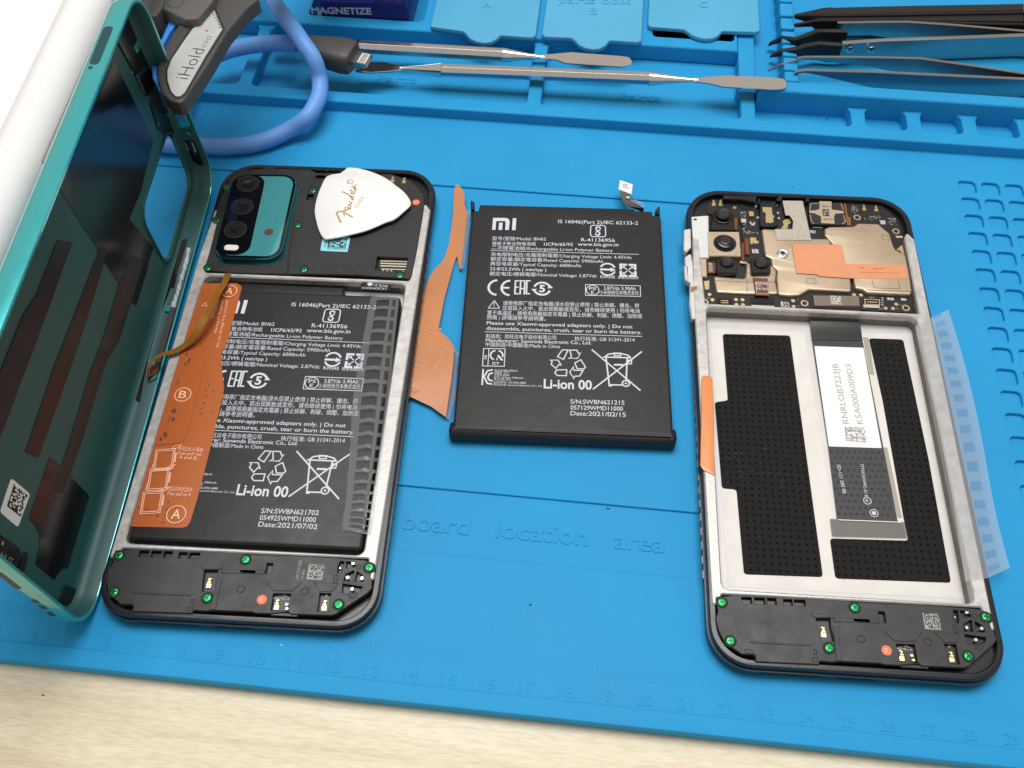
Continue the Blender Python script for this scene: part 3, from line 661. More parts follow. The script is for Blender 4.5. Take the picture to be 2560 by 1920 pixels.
# ================================================================== battery (used loose on the mat and glued in the left phone)
def battery_label(m, sn, z, dx=0.0, dy=0.0):
    P = lambda k, x, y: FB.q(k, x, y, 5.8)
    def T3(s, x0, y0, x1, y1, h, bold=0.006, k='B3'): text(m, s, P(k, x0, y0), P(k, x1, y1), h * (0.83 if 1.4 < h < 1.8 else 1), z, 0, bold)
    def T4(s, x0, y0, x1, y1, h, bold=0.006): T3(s, x0, y0, x1, y1, h, bold, 'B4')
    F = lambda k, pts, **kw: flatpoly(m, [P(k, x, y) for x, y in pts], z + m.dz(), **kw)
    def St(k, pts, w, closed=False): stroke(m, [P(k, x, y) for x, y in pts], w, z, closed)
    # maker's emblem
    F('B3', [(232, 344), (243, 206), (385, 207), (414, 213), (430, 232), (433, 255), (424, 346), (382, 345), (388, 262), (384, 249), (372, 243), (279, 243), (270, 344)])
    F('B3', [(312, 262), (353, 263), (347, 345), (305, 344)]); F('B3', [(470, 210), (511, 211), (502, 348), (460, 347)])
    T3('IS 16046(Part 2)/IEC 62133-2', 993, 265, 1914, 285, 1.75)
    bx = rpoly([P('B3', 1364, 421), P('B3', 1540, 426), P('B3', 1537, 294), P('B3', 1368, 291)], 0.9, 5); stroke(m, bx, 0.36, z, True)
    St('B3', [(1478, 330), (1470, 314), (1450, 311), (1432, 318), (1428, 335), (1440, 350), (1460, 368), (1472, 386), (1465, 402), (1447, 407), (1428, 400), (1424, 384)], 0.5)
    St('B3', [(1424, 372), (1440, 366), (1470, 348), (1480, 338)], 0.4)
    T3('R-41136956', 1258, 477, 1646, 484, 1.75); T3('www.bis.gov.in', 1218, 527, 1690, 534, 1.75)
    T3('型号/型號/Model: BN62', 232, 461, 853, 467, 1.55); T3('锂离子聚合物电池组', 230, 520, 735, 523, 1.5); T3('1ICP6/65/92', 830, 526, 1163, 529, 1.55)
    T3('二次鋰電池組/Rechargeable Li-ion Polymer Battery', 222, 566, 1622, 599, 1.5)
    St('B3', [(216, 583), (1922, 628)], 0.2)
    T3('充电限制电压/充電限制電壓/Charging Voltage Limit: 4.45Vdc', 218, 643, 1840, 679, 1.5)
    T3('额定容量/額定電容量/Rated Capacity: 5900mAh', 215, 696, 1512, 725, 1.5)
    T3('典型电容量/Typical Capacity: 6000mAh', 210, 750, 1257, 775, 1.5)
    T3('22.8/23.2Wh ( min/typ )', 205, 807, 855, 823, 1.5)
    T3('额定电压/標稱電壓/Nominal Voltage: 3.87Vdc', 203, 866, 1440, 893, 1.5)
    c = P('B3', 1563, 800)
    for s_ in (1, -1):
        stroke(m, [(c[0] + 2.35*math.cos(t), c[1] + s_*0.15 + 2.35*math.sin(t)*0.98) for t in [s_*(0.28 + k*0.21) for k in range(13)]], 0.62, z)
    stroke(m, [(c[0]-2.5, c[1]-0.1), (c[0]+1.4, c[1]-0.1)], 0.75, z); flatpoly(m, [(c[0]+0.9, c[1]-1.0), (c[0]+2.6, c[1]-0.1), (c[0]+0.9, c[1]+0.8)], z+0.03)
    T3('R39245', 1480, 899, 1648, 903, 1.05, 0.012); T3('廢電池請回收', 1680, 905, 1920, 911, 0.95, 0.004)
    c = P('B3', 1797, 811); q = 2.35
    for a_ in range(4):
        R = Matrix.Rotation(a_ * math.pi / 2 + 0.0, 2)
        tr = lambda pts: [tuple(R @ Vector(p_) + Vector(c)) for p_ in pts]
        stroke(m, tr([(-q, 0.25), (-q, q), (-0.25, q)]), 0.78, z); stroke(m, tr([(0.2, 0.2), (1.35, 1.35)]), 0.34, z)
        flatpoly(m, tr([(1.75, 1.75), (0.7, 1.75), (1.75, 0.7)]), z + m.dz())
    def arcs(k, cx, cy, r, t0, t1, w, n=16):
        c = P(k, cx, cy); stroke(m, [(c[0] + r*math.cos(math.radians(t0 + (t1-t0)*i/n)), c[1] + r*1.08*math.sin(math.radians(t0 + (t1-t0)*i/n))) for i in range(n+1)], w, z)
    arcs('B3', 290, 1010, 2.75, 92, 268, 0.75); arcs('B3', 440, 1013, 2.75, 92, 268, 0.75)
    cE = P('B3', 440, 1013); stroke(m, [(cE[0]-2.6, cE[1]), (cE[0]-0.25, cE[1])], 0.7, z)
    # EAC mark in open block letters
    def block(x0, x1, kind):
        a_, b_ = P('B3', x0, 1088), P('B3', x1, 1090); w_ = b_[0]-a_[0]; h_ = 5.9
        X = lambda u, v: (a_[0] + u*w_, a_[1] + v*h_)
        if kind == 'E':
            stroke(m, [X(1, .95), X(.12, .95), X(.12, .05), X(1, .05)], 0.5, z); stroke(m, [X(.2, .5), X(.85, .5)], 0.5, z)
        if kind == 'A':
            stroke(m, [X(.1, 0), X(.1, .95), X(.9, .95), X(.9, 0)], 0.5, z); stroke(m, [X(.2, .4), X(.8, .4)], 0.5, z)
        if kind == 'C': stroke(m, [X(1, .95), X(.12, .95), X(.12, .05), X(1, .05)], 0.5, z)
    block(487, 540, 'E'); block(548, 608, 'A'); block(620, 668, 'C')
    c = P('B3', 808, 1022)
    stroke(m, [(c[0] + 2.55*math.cos(t), c[1] + 2.5*math.sin(t)) for t in [math.radians(12 + k*9.5) for k in range(17)]], 0.72, z)
    stroke(m, [(c[0] + 2.55*math.cos(t), c[1] + 2.5*math.sin(t)) for t in [math.radians(192 + k*9.5) for k in range(17)]], 0.72, z)
    flatpoly(m, [(c[0]+1.6, c[1]+0.2), (c[0]+3.5, c[1]+0.3), (c[0]+2.6, c[1]+1.4)], z+0.05); flatpoly(m, [(c[0]-1.6, c[1]-0.2), (c[0]-3.5, c[1]-0.3), (c[0]-2.6, c[1]-1.4)], z+0.05)
    text(m, '5', (c[0]-0.95, c[1]-1.35), (c[0]+0.95, c[1]-1.35), 2.8, z, 0, 0.03)
    bx = [P('B3', 1308, 1099), P('B3', 1941, 1112), P('B3', 1938, 990), P('B3', 1308, 974)]; stroke(m, bx, 0.24, z, True)
    c = P('B3', 1390, 1040); stroke(m, circ(c[0], c[1], 2.0, 28), 0.28, z, True)
    text(m, 'PS', (c[0]-1.1, c[1]+0.15), (c[0]+1.1, c[1]+0.15), 1.1, z, 0, 0.01); text(m, 'E', (c[0]-0.5, c[1]-1.35), (c[0]+0.45, c[1]-1.35), 1.1, z, 0, 0.01)
    T3('3.87Vdc 5.90Ah', 1518, 1033, 1886, 1039, 1.3); T3('小米技術日本株式会社', 1468, 1085, 1922, 1091, 1.35)
    tri = rpoly([P('B3', 180, 1250), P('B3', 326, 1253), P('B3', 258, 1153)], 0.25, 3); stroke(m, inset(ccw(tri), 0.1), 0.26, z, True)
    T3('!', 250, 1234, 259, 1234, 1.9, 0.02)
    T3('请使用原厂指定充电器|浸水后禁止使用 | 禁止拆解、撞击、挤', 357, 1207, 1930, 1239, 1.6)
    T3('压或投入火中，若出现膨胀或变形，请勿继续使用 | 勿将电池', 350, 1264, 1935, 1300, 1.6)
    T3('置于高温区，請使用原廠指定充電器 | 禁止拆解、刺破、擠壓、加熱或', 175, 1318, 1960, 1361, 1.6)
    T3('燃燒 | 詳情請參考說明書。', 170, 1372, 850, 1390, 1.6)
    T4('Please use Xiaomi-approved adapters only. | Do not', 430, 41, 1775, 78, 1.55); T4('disassemble, punctures, crush, tear or burn the battery.', 427, 90, 1858, 130, 1.55)
    St('B4', [(413, 108), (1862, 152)], 0.2)
    T4('制造商：欣旺达电子股份有限公司', 422, 164, 1070, 180, 1.5); T4('执行标准: GB 31241-2014', 1240, 188, 1795, 199, 1.5)
    T4('Manufacturer: Sunwoda Electronic Co., Ltd.', 420, 201, 1395, 226, 1.5); T4('中国制造/中國製造/Made in China', 418, 241, 1107, 259, 1.45)
    stroke(m, [P('B4', 392, 423), P('B4', 592, 428), P('B4', 600, 266), P('B4', 402, 262)], 0.26, z, True)
    St('B4', [(441, 422), (452, 266)], 0.24); T4('ICT', 483, 411, 545, 414, 0.95, 0.02)
    a_ = P('B4', 432, 360); text(m, 'MI', a_, None, 0.8, z, 0, 0.02, width=1.3, ang=math.pi/2)
    c = P('B4', 522, 325)
    stroke(m, [(c[0] - 0.15 + 1.75*math.cos(t), c[1] + 1.75*math.sin(t)) for t in [math.radians(100 + 15*k) for k in range(11)]], 0.5, z)
    stroke(m, [(c[0] + 0.15 + 1.75*math.cos(t), c[1] + 1.75*math.sin(t)) for t in [math.radians(78 - 14*k) for k in range(8)]], 0.5, z)
    flatpoly(m, [(c[0]+0.2, c[1]-0.2), (c[0]+0.6, c[1]+0.2), (c[0]+2.2, c[1]-1.9), (c[0]+1.4, c[1]-1.9)], z+0.05); flatpoly(m, [(c[0]-0.1, c[1]-1.9), (c[0]+0.35, c[1]-1.9), (c[0]+0.35, c[1]-0.4)], z+0.05)
    St('B4', [(388, 600), (398, 452)], 0.5); St('B4', [(414, 600), (420, 560)], 0.01)
    St('B4', [(486, 460), (440, 468), (405, 522), (437, 585), (482, 592)], 0.5); St('B4', [(488, 488), (455, 497), (440, 528), (455, 556), (486, 562)], 0.5)
    for s_, x0, y0, x1, y1 in (('XU101288-20061A', 500, 472, 715, 476), ('제품명: 전지', 500, 492, 632, 495), ('모델명: BN62', 498, 513, 640, 516), ('정격: 3.87Vdc, 5900mAh', 497, 536, 767, 543),
                               ('제조국명: 중국', 496, 556, 650, 560), ('A/S연락처: +02-8925-0888', 493, 580, 790, 588), ('제조업자명: Sunwoda Electronic Co., Ltd.', 490, 603, 942, 616)):
        T4(s_, x0, y0, x1, y1, 0.62, 0.002)
    for pl in ([(1078, 340), (1127, 272), (1185, 275), (1140, 368)], [(1192, 275), (1262, 276), (1283, 310), (1303, 297), (1270, 358), (1178, 356), (1208, 340)],
               [(1008, 368), (1090, 368), (1122, 420), (1098, 414), (1068, 452), (1020, 410), (1030, 380)], [(1070, 458), (1172, 455), (1168, 517), (1080, 515), (1055, 490)],
               [(1300, 362), (1345, 435), (1328, 454), (1262, 452), (1238, 395)], [(1325, 462), (1290, 520), (1240, 522), (1236, 547), (1192, 482), (1230, 425), (1236, 460)]):
        stroke(m, inset(ccw([P('B4', x, y) for x, y in pl]), 0.12), 0.36, z, True)
    T4('Li-ion 00', 955, 628, 1400, 641, 3.2, 0.022)
    for pl in ([(1398, 273), (1848, 651)], [(1860, 291), (1410, 638)], [(1530, 350), (1560, 600)], [(1560, 598), (1690, 600)], [(1725, 352), (1716, 552)], [(1503, 342), (1762, 349)], [(1524, 338), (1552, 316), (1603, 309), (1672, 311), (1730, 325), (1752, 342)]):
        St('B4', pl, 0.46)
    stroke(m, [P('B4', 1606, 331), P('B4', 1665, 332), P('B4', 1665, 307), P('B4', 1606, 305)], 0.36, z, True)
    F('B4', [(1603, 405), (1690, 407), (1690, 423), (1603, 421)]); stroke(m, [P('B4', 1732, 404), P('B4', 1763, 405), P('B4', 1766, 372), P('B4', 1736, 371)], 0.36, z, True)
    c = P('B4', 1713, 585); stroke(m, circ(c[0], c[1], 1.05, 24), 0.42, z, True); flatpoly(m, circ(c[0], c[1], 0.35, 12), z+0.03)
    F('B4', [(1553, 596), (1586, 597), (1586, 613), (1553, 612)])
    for s_, x0, y0, x1, y1 in ((sn[0], 1203, 770, 1700, 781), (sn[1], 1203, 825, 1687, 837), (sn[2], 1203, 878, 1713, 892)): T4(s_, x0, y0, x1, y1, 1.75, 0.004)
    m.v = [(x + dx, y + dy, zz) for x, y, zz in m.v]

# ---- loose battery
bo = (FB.x0 + FB.c*19 - FB.n*(-2), FB.y0 + FB.n*19 + FB.c*(-2))
bat = thing('battery', 'black lithium phone battery with white print lying alone between the two open phones', 'battery', (bo[0], bo[1], 0.75), FB.th)
BP = lambda k, pts, z: [(x - 19, y + 2) for x, y in FB.p(k, pts, z)]
Z0 = 0.75
m = MB()
prism(m, rr(-32.0, -43.6, 32.0, 42.9, 1.0), -0.58, 5.05, 0.9, chb=0.7, seg=4)
obj('cell', m, MAT['pouch'], bat)
m = MB()        # folded wrap at the lower end, a touch proud, with small ears at the corners
q = [(-33.3, -43.2), (-33.0, -40.9), (-31.6, -39.8), (-29.5, -35), (29.5, -35), (31.6, -39.8), (33.0, -41.0), (33.2, -43.4), (32.8, -44.9), (32.2, -45.6), (-32.4, -45.2), (-33.1, -44.5)]
q = ccw(rpoly(q, 0.35, 3)); qb = [(x, y - 2.0 if y > -41.2 else y) for x, y in q]
walls(m, [(inset(q, 0.7), -0.55), (q, 0.3), (q, 3.5), (inset(q, 0.35), 4.2), (inset(q, 0.9), 4.72), (inset(q, 1.7), 5.03)], 0); cap(m, [inset(q, 1.7)], 5.03, True, 0); cap(m, [inset(q, 0.7)], -0.55, False, 0)
obj('folded_wrap', m, MAT['pouch'], bat)
m = MB()        # taped shoulder at the connector end
prism(m, rpoly([(-30.0, 42.2), (29.5, 42.2), (29.5, 46.2), (23.8, 46.4), (23.2, 47.3), (-29.6, 47.3)], 0.5), -0.4, 3.2, 0.5)
obj('taped_shoulder', m, MAT['pouch'], bat)
m = MB()
for pl in ([('BR', 412, 172), ('BR', 436, 186), ('BR', 432, 226), ('BR', 414, 232)], [('BR', 1489, 232), ('BR', 1515, 202), ('BR', 1518, 260), ('BR', 1500, 255)]):
    q = [BP(k, [(x, y)], 4.2)[0] for k, x, y in pl]; m = MB(); prism(m, rpoly(q, 0.3), 0.6, 4.4, 0.4); obj('wrap_ear', m, MAT['pouch'], bat)
m = MB(); battery_label(m, ('S/N:SWBN621215', '057129WMD11000', 'Date:2021/02/15'), 5.07, -19, 2); obj('printed_label', m, MAT['print'], bat, smooth=0, recalc=False)
m = MB(); fq = lambda pts, z: BP('BR', pts, z)
ribbon(m, [(*fq([(1330, 198)], 3.2)[0], 2.7), (*fq([(1325, 200)], 4)[0], 3.3), (*fq([(1300, 178)], 4)[0], 3.6), (*fq([(1287, 140)], 4.6)[0], 4.2), (*fq([(1283, 118)], 5)[0], 4.6)],
       [(*fq([(1420, 240)], 3.2)[0], 2.7), (*fq([(1425, 212)], 4)[0], 3.3), (*fq([(1370, 172)], 4)[0], 3.6), (*fq([(1345, 150)], 4.6)[0], 4.2), (*fq([(1340, 128)], 5)[0], 4.6)], 0.15)
fx = obj('connector_flex', m, MAT['pouch'], bat, smooth=60)
m = MB(); q = rpoly(fq([(1276, 102), (1352, 132), (1360, 74), (1284, 48)], 5.6), 0.25); prism(m, q, 4.55, 5.05, 0.1)
obj('connector_plate', m, MAT['paper'], bat)
m = MB(); q0 = fq([(1302, 98)], 5.6)[0]; matrixcode(m, q0[0], q0[1], 1.9, 2.2, 9, 5.07, seed=5)
c0 = fq([(1331, 155)], 4.4)[0]
o = obj('connector_marks', m, MAT['printgrey'], bat, smooth=0, recalc=False)
m = MB(); flatpoly(m, circ(c0[0], c0[1], 0.62, 16), 4.02 + 0.3); text(m, 'J19C-SUNWODA', fq([(1425, 210)], 4)[0], fq([(1352, 170)], 4)[0], 0.6, 3.95); text(m, '2 FPCB', fq([(1422, 190)], 4)[0], fq([(1370, 168)], 4)[0], 0.55, 3.95)
obj('connector_print', m, MAT['print'], bat, smooth=0, recalc=False)
# orange pull tab, half standing beside the battery, still stuck to its edge
m = MB()
tabp = [(332, 70), (346, 80), (366, 108), (377, 135), (378, 195), (392, 232), (380, 380), (358, 562), (346, 556), (333, 482), (322, 500), (262, 716), (224, 916), (232, 932), (268, 962), (300, 1000), (318, 1038), (312, 1130), (300, 1230), (268, 1432), (180, 1366), (40, 1302), (24, 1290), (20, 1252), (75, 962), (110, 800), (150, 660), (172, 596), (205, 546), (240, 515), (265, 470), (285, 400), (308, 255), (313, 150), (319, 92)]
q = BP('BR', tabp, 2.2)
ys = [p_[1] for p_ in q]; y0_, y1_ = min(ys), max(ys)
fz = lambda x, y: 0.8 + 1.3 * math.sin((y - y0_) / (y1_ - y0_) * 7.0) * 0.6 + 0.9 * max(0.0, (x + 38.5) / 6)
Pq = ccw(clean(q)); cap(m, [Pq], lambda x, y: fz(x, y), False, 0); cap(m, [Pq], lambda x, y: fz(x, y) + 0.18, True, 0); walls(m, [(Pq, fz), (Pq, lambda x, y: fz(x, y) + 0.18)], 0)
tab = obj('pull_tab', m, MAT['orange_film_back'], bat, smooth=60)
m = MB()
cA_ = BP('BR', [(87, 1250)], 2)[0]; stroke(m, circ(cA_[0], cA_[1], 2.2, 28), 0.22, fz(*cA_) + 0.35, True); text(m, 'A', (cA_[0]-1.2, cA_[1]-1.2), (cA_[0]+1.2, cA_[1]-1.1), 2.5, fz(*cA_)+0.35)
for (x, y) in ((250, 1060), (240, 1150), (215, 1260)):
    c_ = BP('BR', [(x, y)], 2)[0]; stroke(m, [(c_[0] + 2.4*math.cos(t), c_[1] + 2.4*math.sin(t)) for t in [math.radians(a_) for a_ in (20, 110, 200, 290)]], 0.2, fz(*c_) + 0.45, True)
for (x0, y0, x1, y1, s_) in ((120, 915, 240, 930, '先拉出人和B'), (118, 935, 225, 955, 'First pull out'), (135, 960, 200, 985, 'A and B;'), (75, 1110, 180, 1130, '然后同时拉出A'), (70, 1135, 160, 1160, 'Then pull up A')):
    p0 = BP('BR', [(x0, y0)], 2)[0]; p1 = BP('BR', [(x1, y1)], 2)[0]; text(m, s_, p0, p1, 0.9, max(fz(*p0), fz(*p1)) + 0.3)
obj('tab_print', m, mat('faint_tab_print', (0.72, 0.36, 0.19), 0.5), tab, smooth=0, recalc=False)
m = MB()
q = BP('BR', [(300, 1010), (322, 1035), (345, 1060), (330, 1150), (322, 1310), (290, 1445), (262, 1432), (300, 1230)], 1.6); prism(m, q, 0.6, 0.72); obj('clear_liner', m, MAT['clear_film'], bat); m = MB()
q = BP('BR', [(352, 545), (392, 235), (412, 225), (405, 330), (375, 560), (362, 575)], 1.6); prism(m, q, 1.2, 1.32)
obj('clear_liner', m, MAT['clear_film'], bat)

# ================================================================== the two opened phones
SCREWS = [(-33.6, -65.6), (0.5, -64.9), (-32.0, -75.7), (-7.3, -76.0), (33.7, -65.3), (27.2, -75.9)]
def screw(parent, x, y, z, r=1.12, a=0.4):
    m = MB(); lathe(m, x, y, [(r*0.96, z-0.6), (r, z), (r*0.85, z+0.28), (r*0.55, z+0.36)], 20)
    s = obj('screw', m, MAT['green'], parent)
    m = MB()
    w_ = r*0.2; L_ = r*0.72
    pts = [(L_, w_), (w_, w_), (w_, L_), (-w_, L_), (-w_, w_), (-L_, w_), (-L_, -w_), (-w_, -w_), (-w_, -L_), (w_, -L_), (w_, -w_), (L_, -w_)]
    c, n = math.cos(a), math.sin(a)
    prism(m, [(x + c*u - n*v, y + n*u + c*v) for u, v in pts], z+0.3, z+0.385, bottom=False); obj('painted_cross_recess', m, MAT['greendark'], s)  # darker green cross laid on the head paints the recess shade
def spring_contact(m, x, y, z, s=1.0, rot=0.0):
    n = MB()
    box(n, -0.7, -1.1, 0, 0.7, 0.2, 0.25, 0.08); box(n, -0.55, 0.2, 0.1, 0.55, 0.75, 0.5, 0.1); box(n, -0.32, 0.7, 0.4, 0.32, 1.5, 0.62, 0.1); box(n, -0.5, 1.2, 0.0, 0.5, 1.7, 0.3, 0.08)
    c, q = math.cos(rot), math.sin(rot)
    m.add([(x + s*(c*a-q*b), y + s*(q*a+c*b), z + s*h) for a, b, h in n.v], n.f)
def phone_base(root, tint):
    """parts both phones share; local origin = phone centre, z=0 the mat"""
    out = rpoly([(-37.3, -82.2), (37.6, -82.2), (37.4, 83.6), (-37.9, 83.6)], [11, 11, 12, 12], 10)
    well = rpoly([(-33.3, -61.8), (31.6, -61.8), (32.0, 31.6), (-33.2, 31.6)], 2.0, 4)
    m = MB(); prism(m, out, 0.15, 4.3, 0.0, holes=[well], chb=1.6); obj('body', m, MAT['frame_black'], root)
    rimp = inset(ccw(out), 0.5); inner = inset(ccw(out), 2.3)
    m = MB(); prism(m, rimp, 4.2, 6.3, 0.5, holes=[inner], hch=0.3, bottom=False); obj('rim', m, MAT['frame_black'], root)
    # light alloy mid-frame: side rails, cross walls and the battery well floor
    o2 = rpoly([(-36.2, -66.0), (-34.0, -66.2), (-33.6, -63.2), (33.2, -62.6), (33.4, -68.8), (35.4, -68.4), (36.6, 64.0), (34.6, 67.0), (33.4, 64.6), (33.0, 33.0), (-33.4, 33.0), (-34.4, 60.0), (-36.4, 60.4), (-37.0, 40.0)], 0.5, 3)
    m = MB(); prism(m, o2, 1.2, 6.75, 0.35, holes=[well], hch=0.4); 
    obj('alloy_frame', m, MAT['magnesium'], root)
    m = MB(); prism(m, inset(ccw(well), -0.05), 0.6, 1.5); obj('well_floor', m, MAT['well'], root)
    # lower frame details: grille slots and port on the bottom edge
    m = MB()
    def edge_slot(x0, x1, z0, z1): 
        y = -82.2; m.add([(x0, y-0.02, z0), (x1, y-0.02, z0), (x1, y-0.02, z1), (x0, y-0.02, z1), (x0, y+1, z0), (x1, y+1, z0), (x1, y+1, z1), (x0, y+1, z1)], [[0, 1, 2, 3], [4, 7, 6, 5], [0, 4, 5, 1], [3, 2, 6, 7]])
    edge_slot(-24, -9, 2.4, 3.6); edge_slot(-4.8, 4.8, 2.2, 3.7)
    obj('port_opening', m, MAT['hole'], root)
    m = MB(); prism(m, rr(-25.5, -81.3, -8, -80.6, 0.3), 4.6, 6.35, 0.15); prism(m, rr(-6, -81.2, 7, -80.5, 0.3), 4.6, 6.35, 0.15); prism(m, rr(12.5, -81.6, 15.8, -80.2, 0.3), 4.4, 5.9, 0.15); prism(m, rr(10, -79.6, 17, -78.7, 0.2), 4.6, 6.5, 0.15)
    obj('edge_clip', m, MAT['frame_black'], root)
    m = MB(); 
    for k in range(26): prism(m, rr(37.15, -56 + k*4.2, 37.62, -53.6 + k*4.2, 0.1, 1), 3.2, 3.75, 0.1)
    obj('edge_clip', m, MAT['edge_metal'], root)
    m = MB()
    for k in range(20): prism(m, rr(-37.75, -58 + k*4.2, -37.2, -55.6 + k*4.2, 0.1, 1), 3.2, 3.75, 0.1)
    obj('edge_clip', m, MAT['edge_metal'], root)
    # ---- loudspeaker module, built from the better lit phone
    P = lambda k, *pts, z=6.9: FL.p(k, pts, z)
    olp = P('A1', (262, 190), (310, 188), (395, 190), (520, 168), (1200, 196), (1940, 232)) + P('A2', (130, 250), (1000, 282), (1330, 300), (1600, 322), (1720, 330), (1870, 380), (1880, 480), (1815, 520), (1810, 590), (1828, 610), (1828, 725), (1765, 790), (1330, 1078), (1255, 1100), (690, 1082), (680, 1050)) + P('A2', (420, 1075), (210, 1068)) + P('A1', (2150, 1050), (1640, 1030), (1500, 1040), (1345, 1025), (1338, 1072), (482, 1042), (512, 985), (505, 952), (345, 945), (270, 885), (165, 790), (140, 640), (160, 480), (225, 380), (240, 250))
    win1 = P('A1', (1490, 560), (1650, 590), (1625, 770), (1600, 800), (1475, 775)); win1 = P('A1', (1500, 470), (1690, 470), (1660, 580), (1640, 770), (1470, 770), (1475, 640))
    win2 = P('A2', (462, 795), (705, 800), (662, 1035), (425, 1030)); win3 = P('A2', (1103, 790), (1258, 795), (1216, 1052), (1072, 1046))
    slots = [P('A1', (x0, y0), (x1, y0+3), (x1-18, y1), (x0-22, y1)) for x0, x1, y0, y1 in ((605, 735, 200, 285), (775, 910, 205, 292), (945, 1060, 210, 297), (1155, 1270, 225, 303), (1298, 1440, 230, 310))]
    slot2 = P('A2', (375, 372), (458, 378), (428, 525), (348, 515))
    pinw = [P('A2', (1470, 352), (1585, 362), (1590, 430), (1470, 445)), P('A2', (1440, 590), (1460, 530), (1560, 480), (1580, 480), (1545, 628), (1430, 625)), P('A2', (1600, 560), (1620, 490), (1690, 540), (1710, 600), (1695, 632), (1590, 628)), P('A2', (1420, 660), (1690, 700), (1660, 760), (1560, 800), (1410, 785)), P('A2', (1385, 350), (1440, 352), (1430, 420), (1395, 515), (1345, 510), (1360, 410))]
    m = MB(); prism(m, rpoly(olp, 0.5, 3), 5.2, 6.9, 0.22, holes=slots + [win1, win2, win3, slot2] + pinw, hch=0.12, bottom=False)
    spk = obj('speaker_module', m, MAT['black_plastic'], root)
    m = MB(); prism(m, inset(ccw(olp), 0.8), 4.35, 5.7); obj('module_floor', m, MAT['pcb'], root)
    # sloping wells and ridges moulded on the module
    m = MB()
    def wedge(top, bot, zt_=6.93, zb_=6.55):
        n = len(top); vs = [(x, y, zt_) for x, y in top] + [(x, y, zt_ - 0.0) for x, y in bot]
        m.add(vs, [[0, 1, 3, 2]])
    def ridge(pts, z=6.95, t=0.12): prism(m, pts, z - 0.2, z + t, 0.1)
    ridge(P('A1', (1745, 462), (2212, 475), (2212, 522), (1725, 515))); ridge(P('A2', (0, 468), (345, 480), (335, 530), (0, 512)))
    ridge(P('A1', (520, 775), (1315, 812), (1300, 835), (505, 797)))
    ridge(P('A1', (1450, 410), (1755, 415), (1735, 470), (1690, 462), (1495, 460), (1475, 470)))
    ridge(P('A1', (1690, 580), (1750, 585), (1650, 1022), (1570, 1018)))
    ridge(P('A2', (355, 630), (860, 645), (720, 760), (460, 762))); ridge(P('A2', (1020, 635), (1365, 660), (1265, 775), (1105, 770)))
    obj('moulded_ridge', m, MAT['black_plastic'], spk)
    m = MB()
    for k_, x, y, r in (('A1', 2005, 735, 0.95), ('A2', 893, 765, 0.95), ('A2', 1640, 425, 0.6), ('A2', 1560, 810, 0.95)):
        m = MB(); c_ = FL.q(k_, x, y, 6.9); stroke(m, circ(c_[0], c_[1], r, 20), 0.24, 6.915, True); obj('painted_groove', m, MAT['hole'], spk)
    for k_, pl in (('A1', [(390, 925), (405, 885), (480, 885), (515, 945)]), ('A1', [(1310, 935), (1325, 875), (1360, 880), (1345, 940)]), ('A1', [(1255, 1040), (1265, 990), (1335, 975), (1335, 1020)]), ('A2', [(1305, 545), (1350, 545), (1335, 650), (1290, 645)])):
        m = MB(); stroke(m, P(k_, *pl), 0.2, 6.915, True); obj('painted_groove', m, MAT['hole'], spk)
    for i, (x, y) in enumerate(SCREWS):
        m = MB(); flatpoly(m, circ(x, y, 1.62, 24), 6.92);  # flat dark disc paints the shade of the well
        obj('painted_screw_well', m, MAT['hole'], root, smooth=0)
        screw(root, x, y, 7.0, 1.12, 0.3 + i*0.7)
    m = MB()
    c_ = FL.q('A1', 1560, 660, 6.2); spring_contact(m, c_[0], c_[1], 5.75)
    c_ = FL.q('A2', 515, 960, 6.2); spring_contact(m, c_[0]-0.2, c_[1], 5.75); 
    for y in (940, 1000):
        c_ = FL.q('A2', 645, y, 6.2); box(m, c_[0]-0.45, c_[1]-0.38, 5.7, c_[0]+0.45, c_[1]+0.38, 6.05, 0.1)
    c_ = FL.q('A2', 1165, 970, 6.2); spring_contact(m, c_[0], c_[1], 5.75)
    obj('spring_contact', m, MAT['gold'], root)
    m = MB()
    for x, y in ((1565, 380), (1490, 580), (1685, 590), (1552, 738)):
        c_ = FL.q('A2', x, y, 6.4); lathe(m, c_[0], c_[1], [(0.55, 5.6), (0.58, 6.5), (0.42, 6.75)], 16)
    c_ = FL.q('A2', 1385, 445, 6.4); lathe(m, c_[0], c_[1], [(0.25, 5.6), (0.28, 6.5), (0.18, 6.6)], 12)
    obj('antenna_pin', m, MAT['silver'], root)
    m = MB(); r_ = random.Random(3)
    for k in range(26):
        x = r_.uniform(470, 690); y = r_.uniform(810, 880); c_ = FL.q('A2', x, y, 5.8); s_ = r_.uniform(0.08, 0.2); box(m, c_[0]-s_, c_[1]-s_*0.6, 5.7, c_[0]+s_, c_[1]+s_*0.6, 5.85)
    obj('board_component', m, MAT['print'], root); m = MB()
    for x, y in ((1185, 826), (1205, 826)):
        c_ = FL.q('A2', x, y, 5.8); box(m, c_[0]-0.12, c_[1]-0.18, 5.7, c_[0]+0.12, c_[1]+0.18, 5.82)
    obj('board_component', m, MAT['print'], root)
    c_ = FL.q('A2', 303, 880, 6.9)
    m = MB(); prism(m, circ(c_[0], c_[1], 1.3, 28), 6.9, 6.97); dot = obj('tamper_sticker', m, MAT['orange_dot'], root)
    m = MB()
    for y in (-0.45, 0.0, 0.45): stroke(m, [(c_[0]-0.45, c_[1]+y), (c_[0]+0.5, c_[1]+y)], 0.17, 6.99)
    stroke(m, [(c_[0]-0.5, c_[1]-0.5), (c_[0]-0.5, c_[1]+0.5)], 0.17, 6.99); obj('sticker_print', m, MAT['pinkprint'], dot, smooth=0, recalc=False)
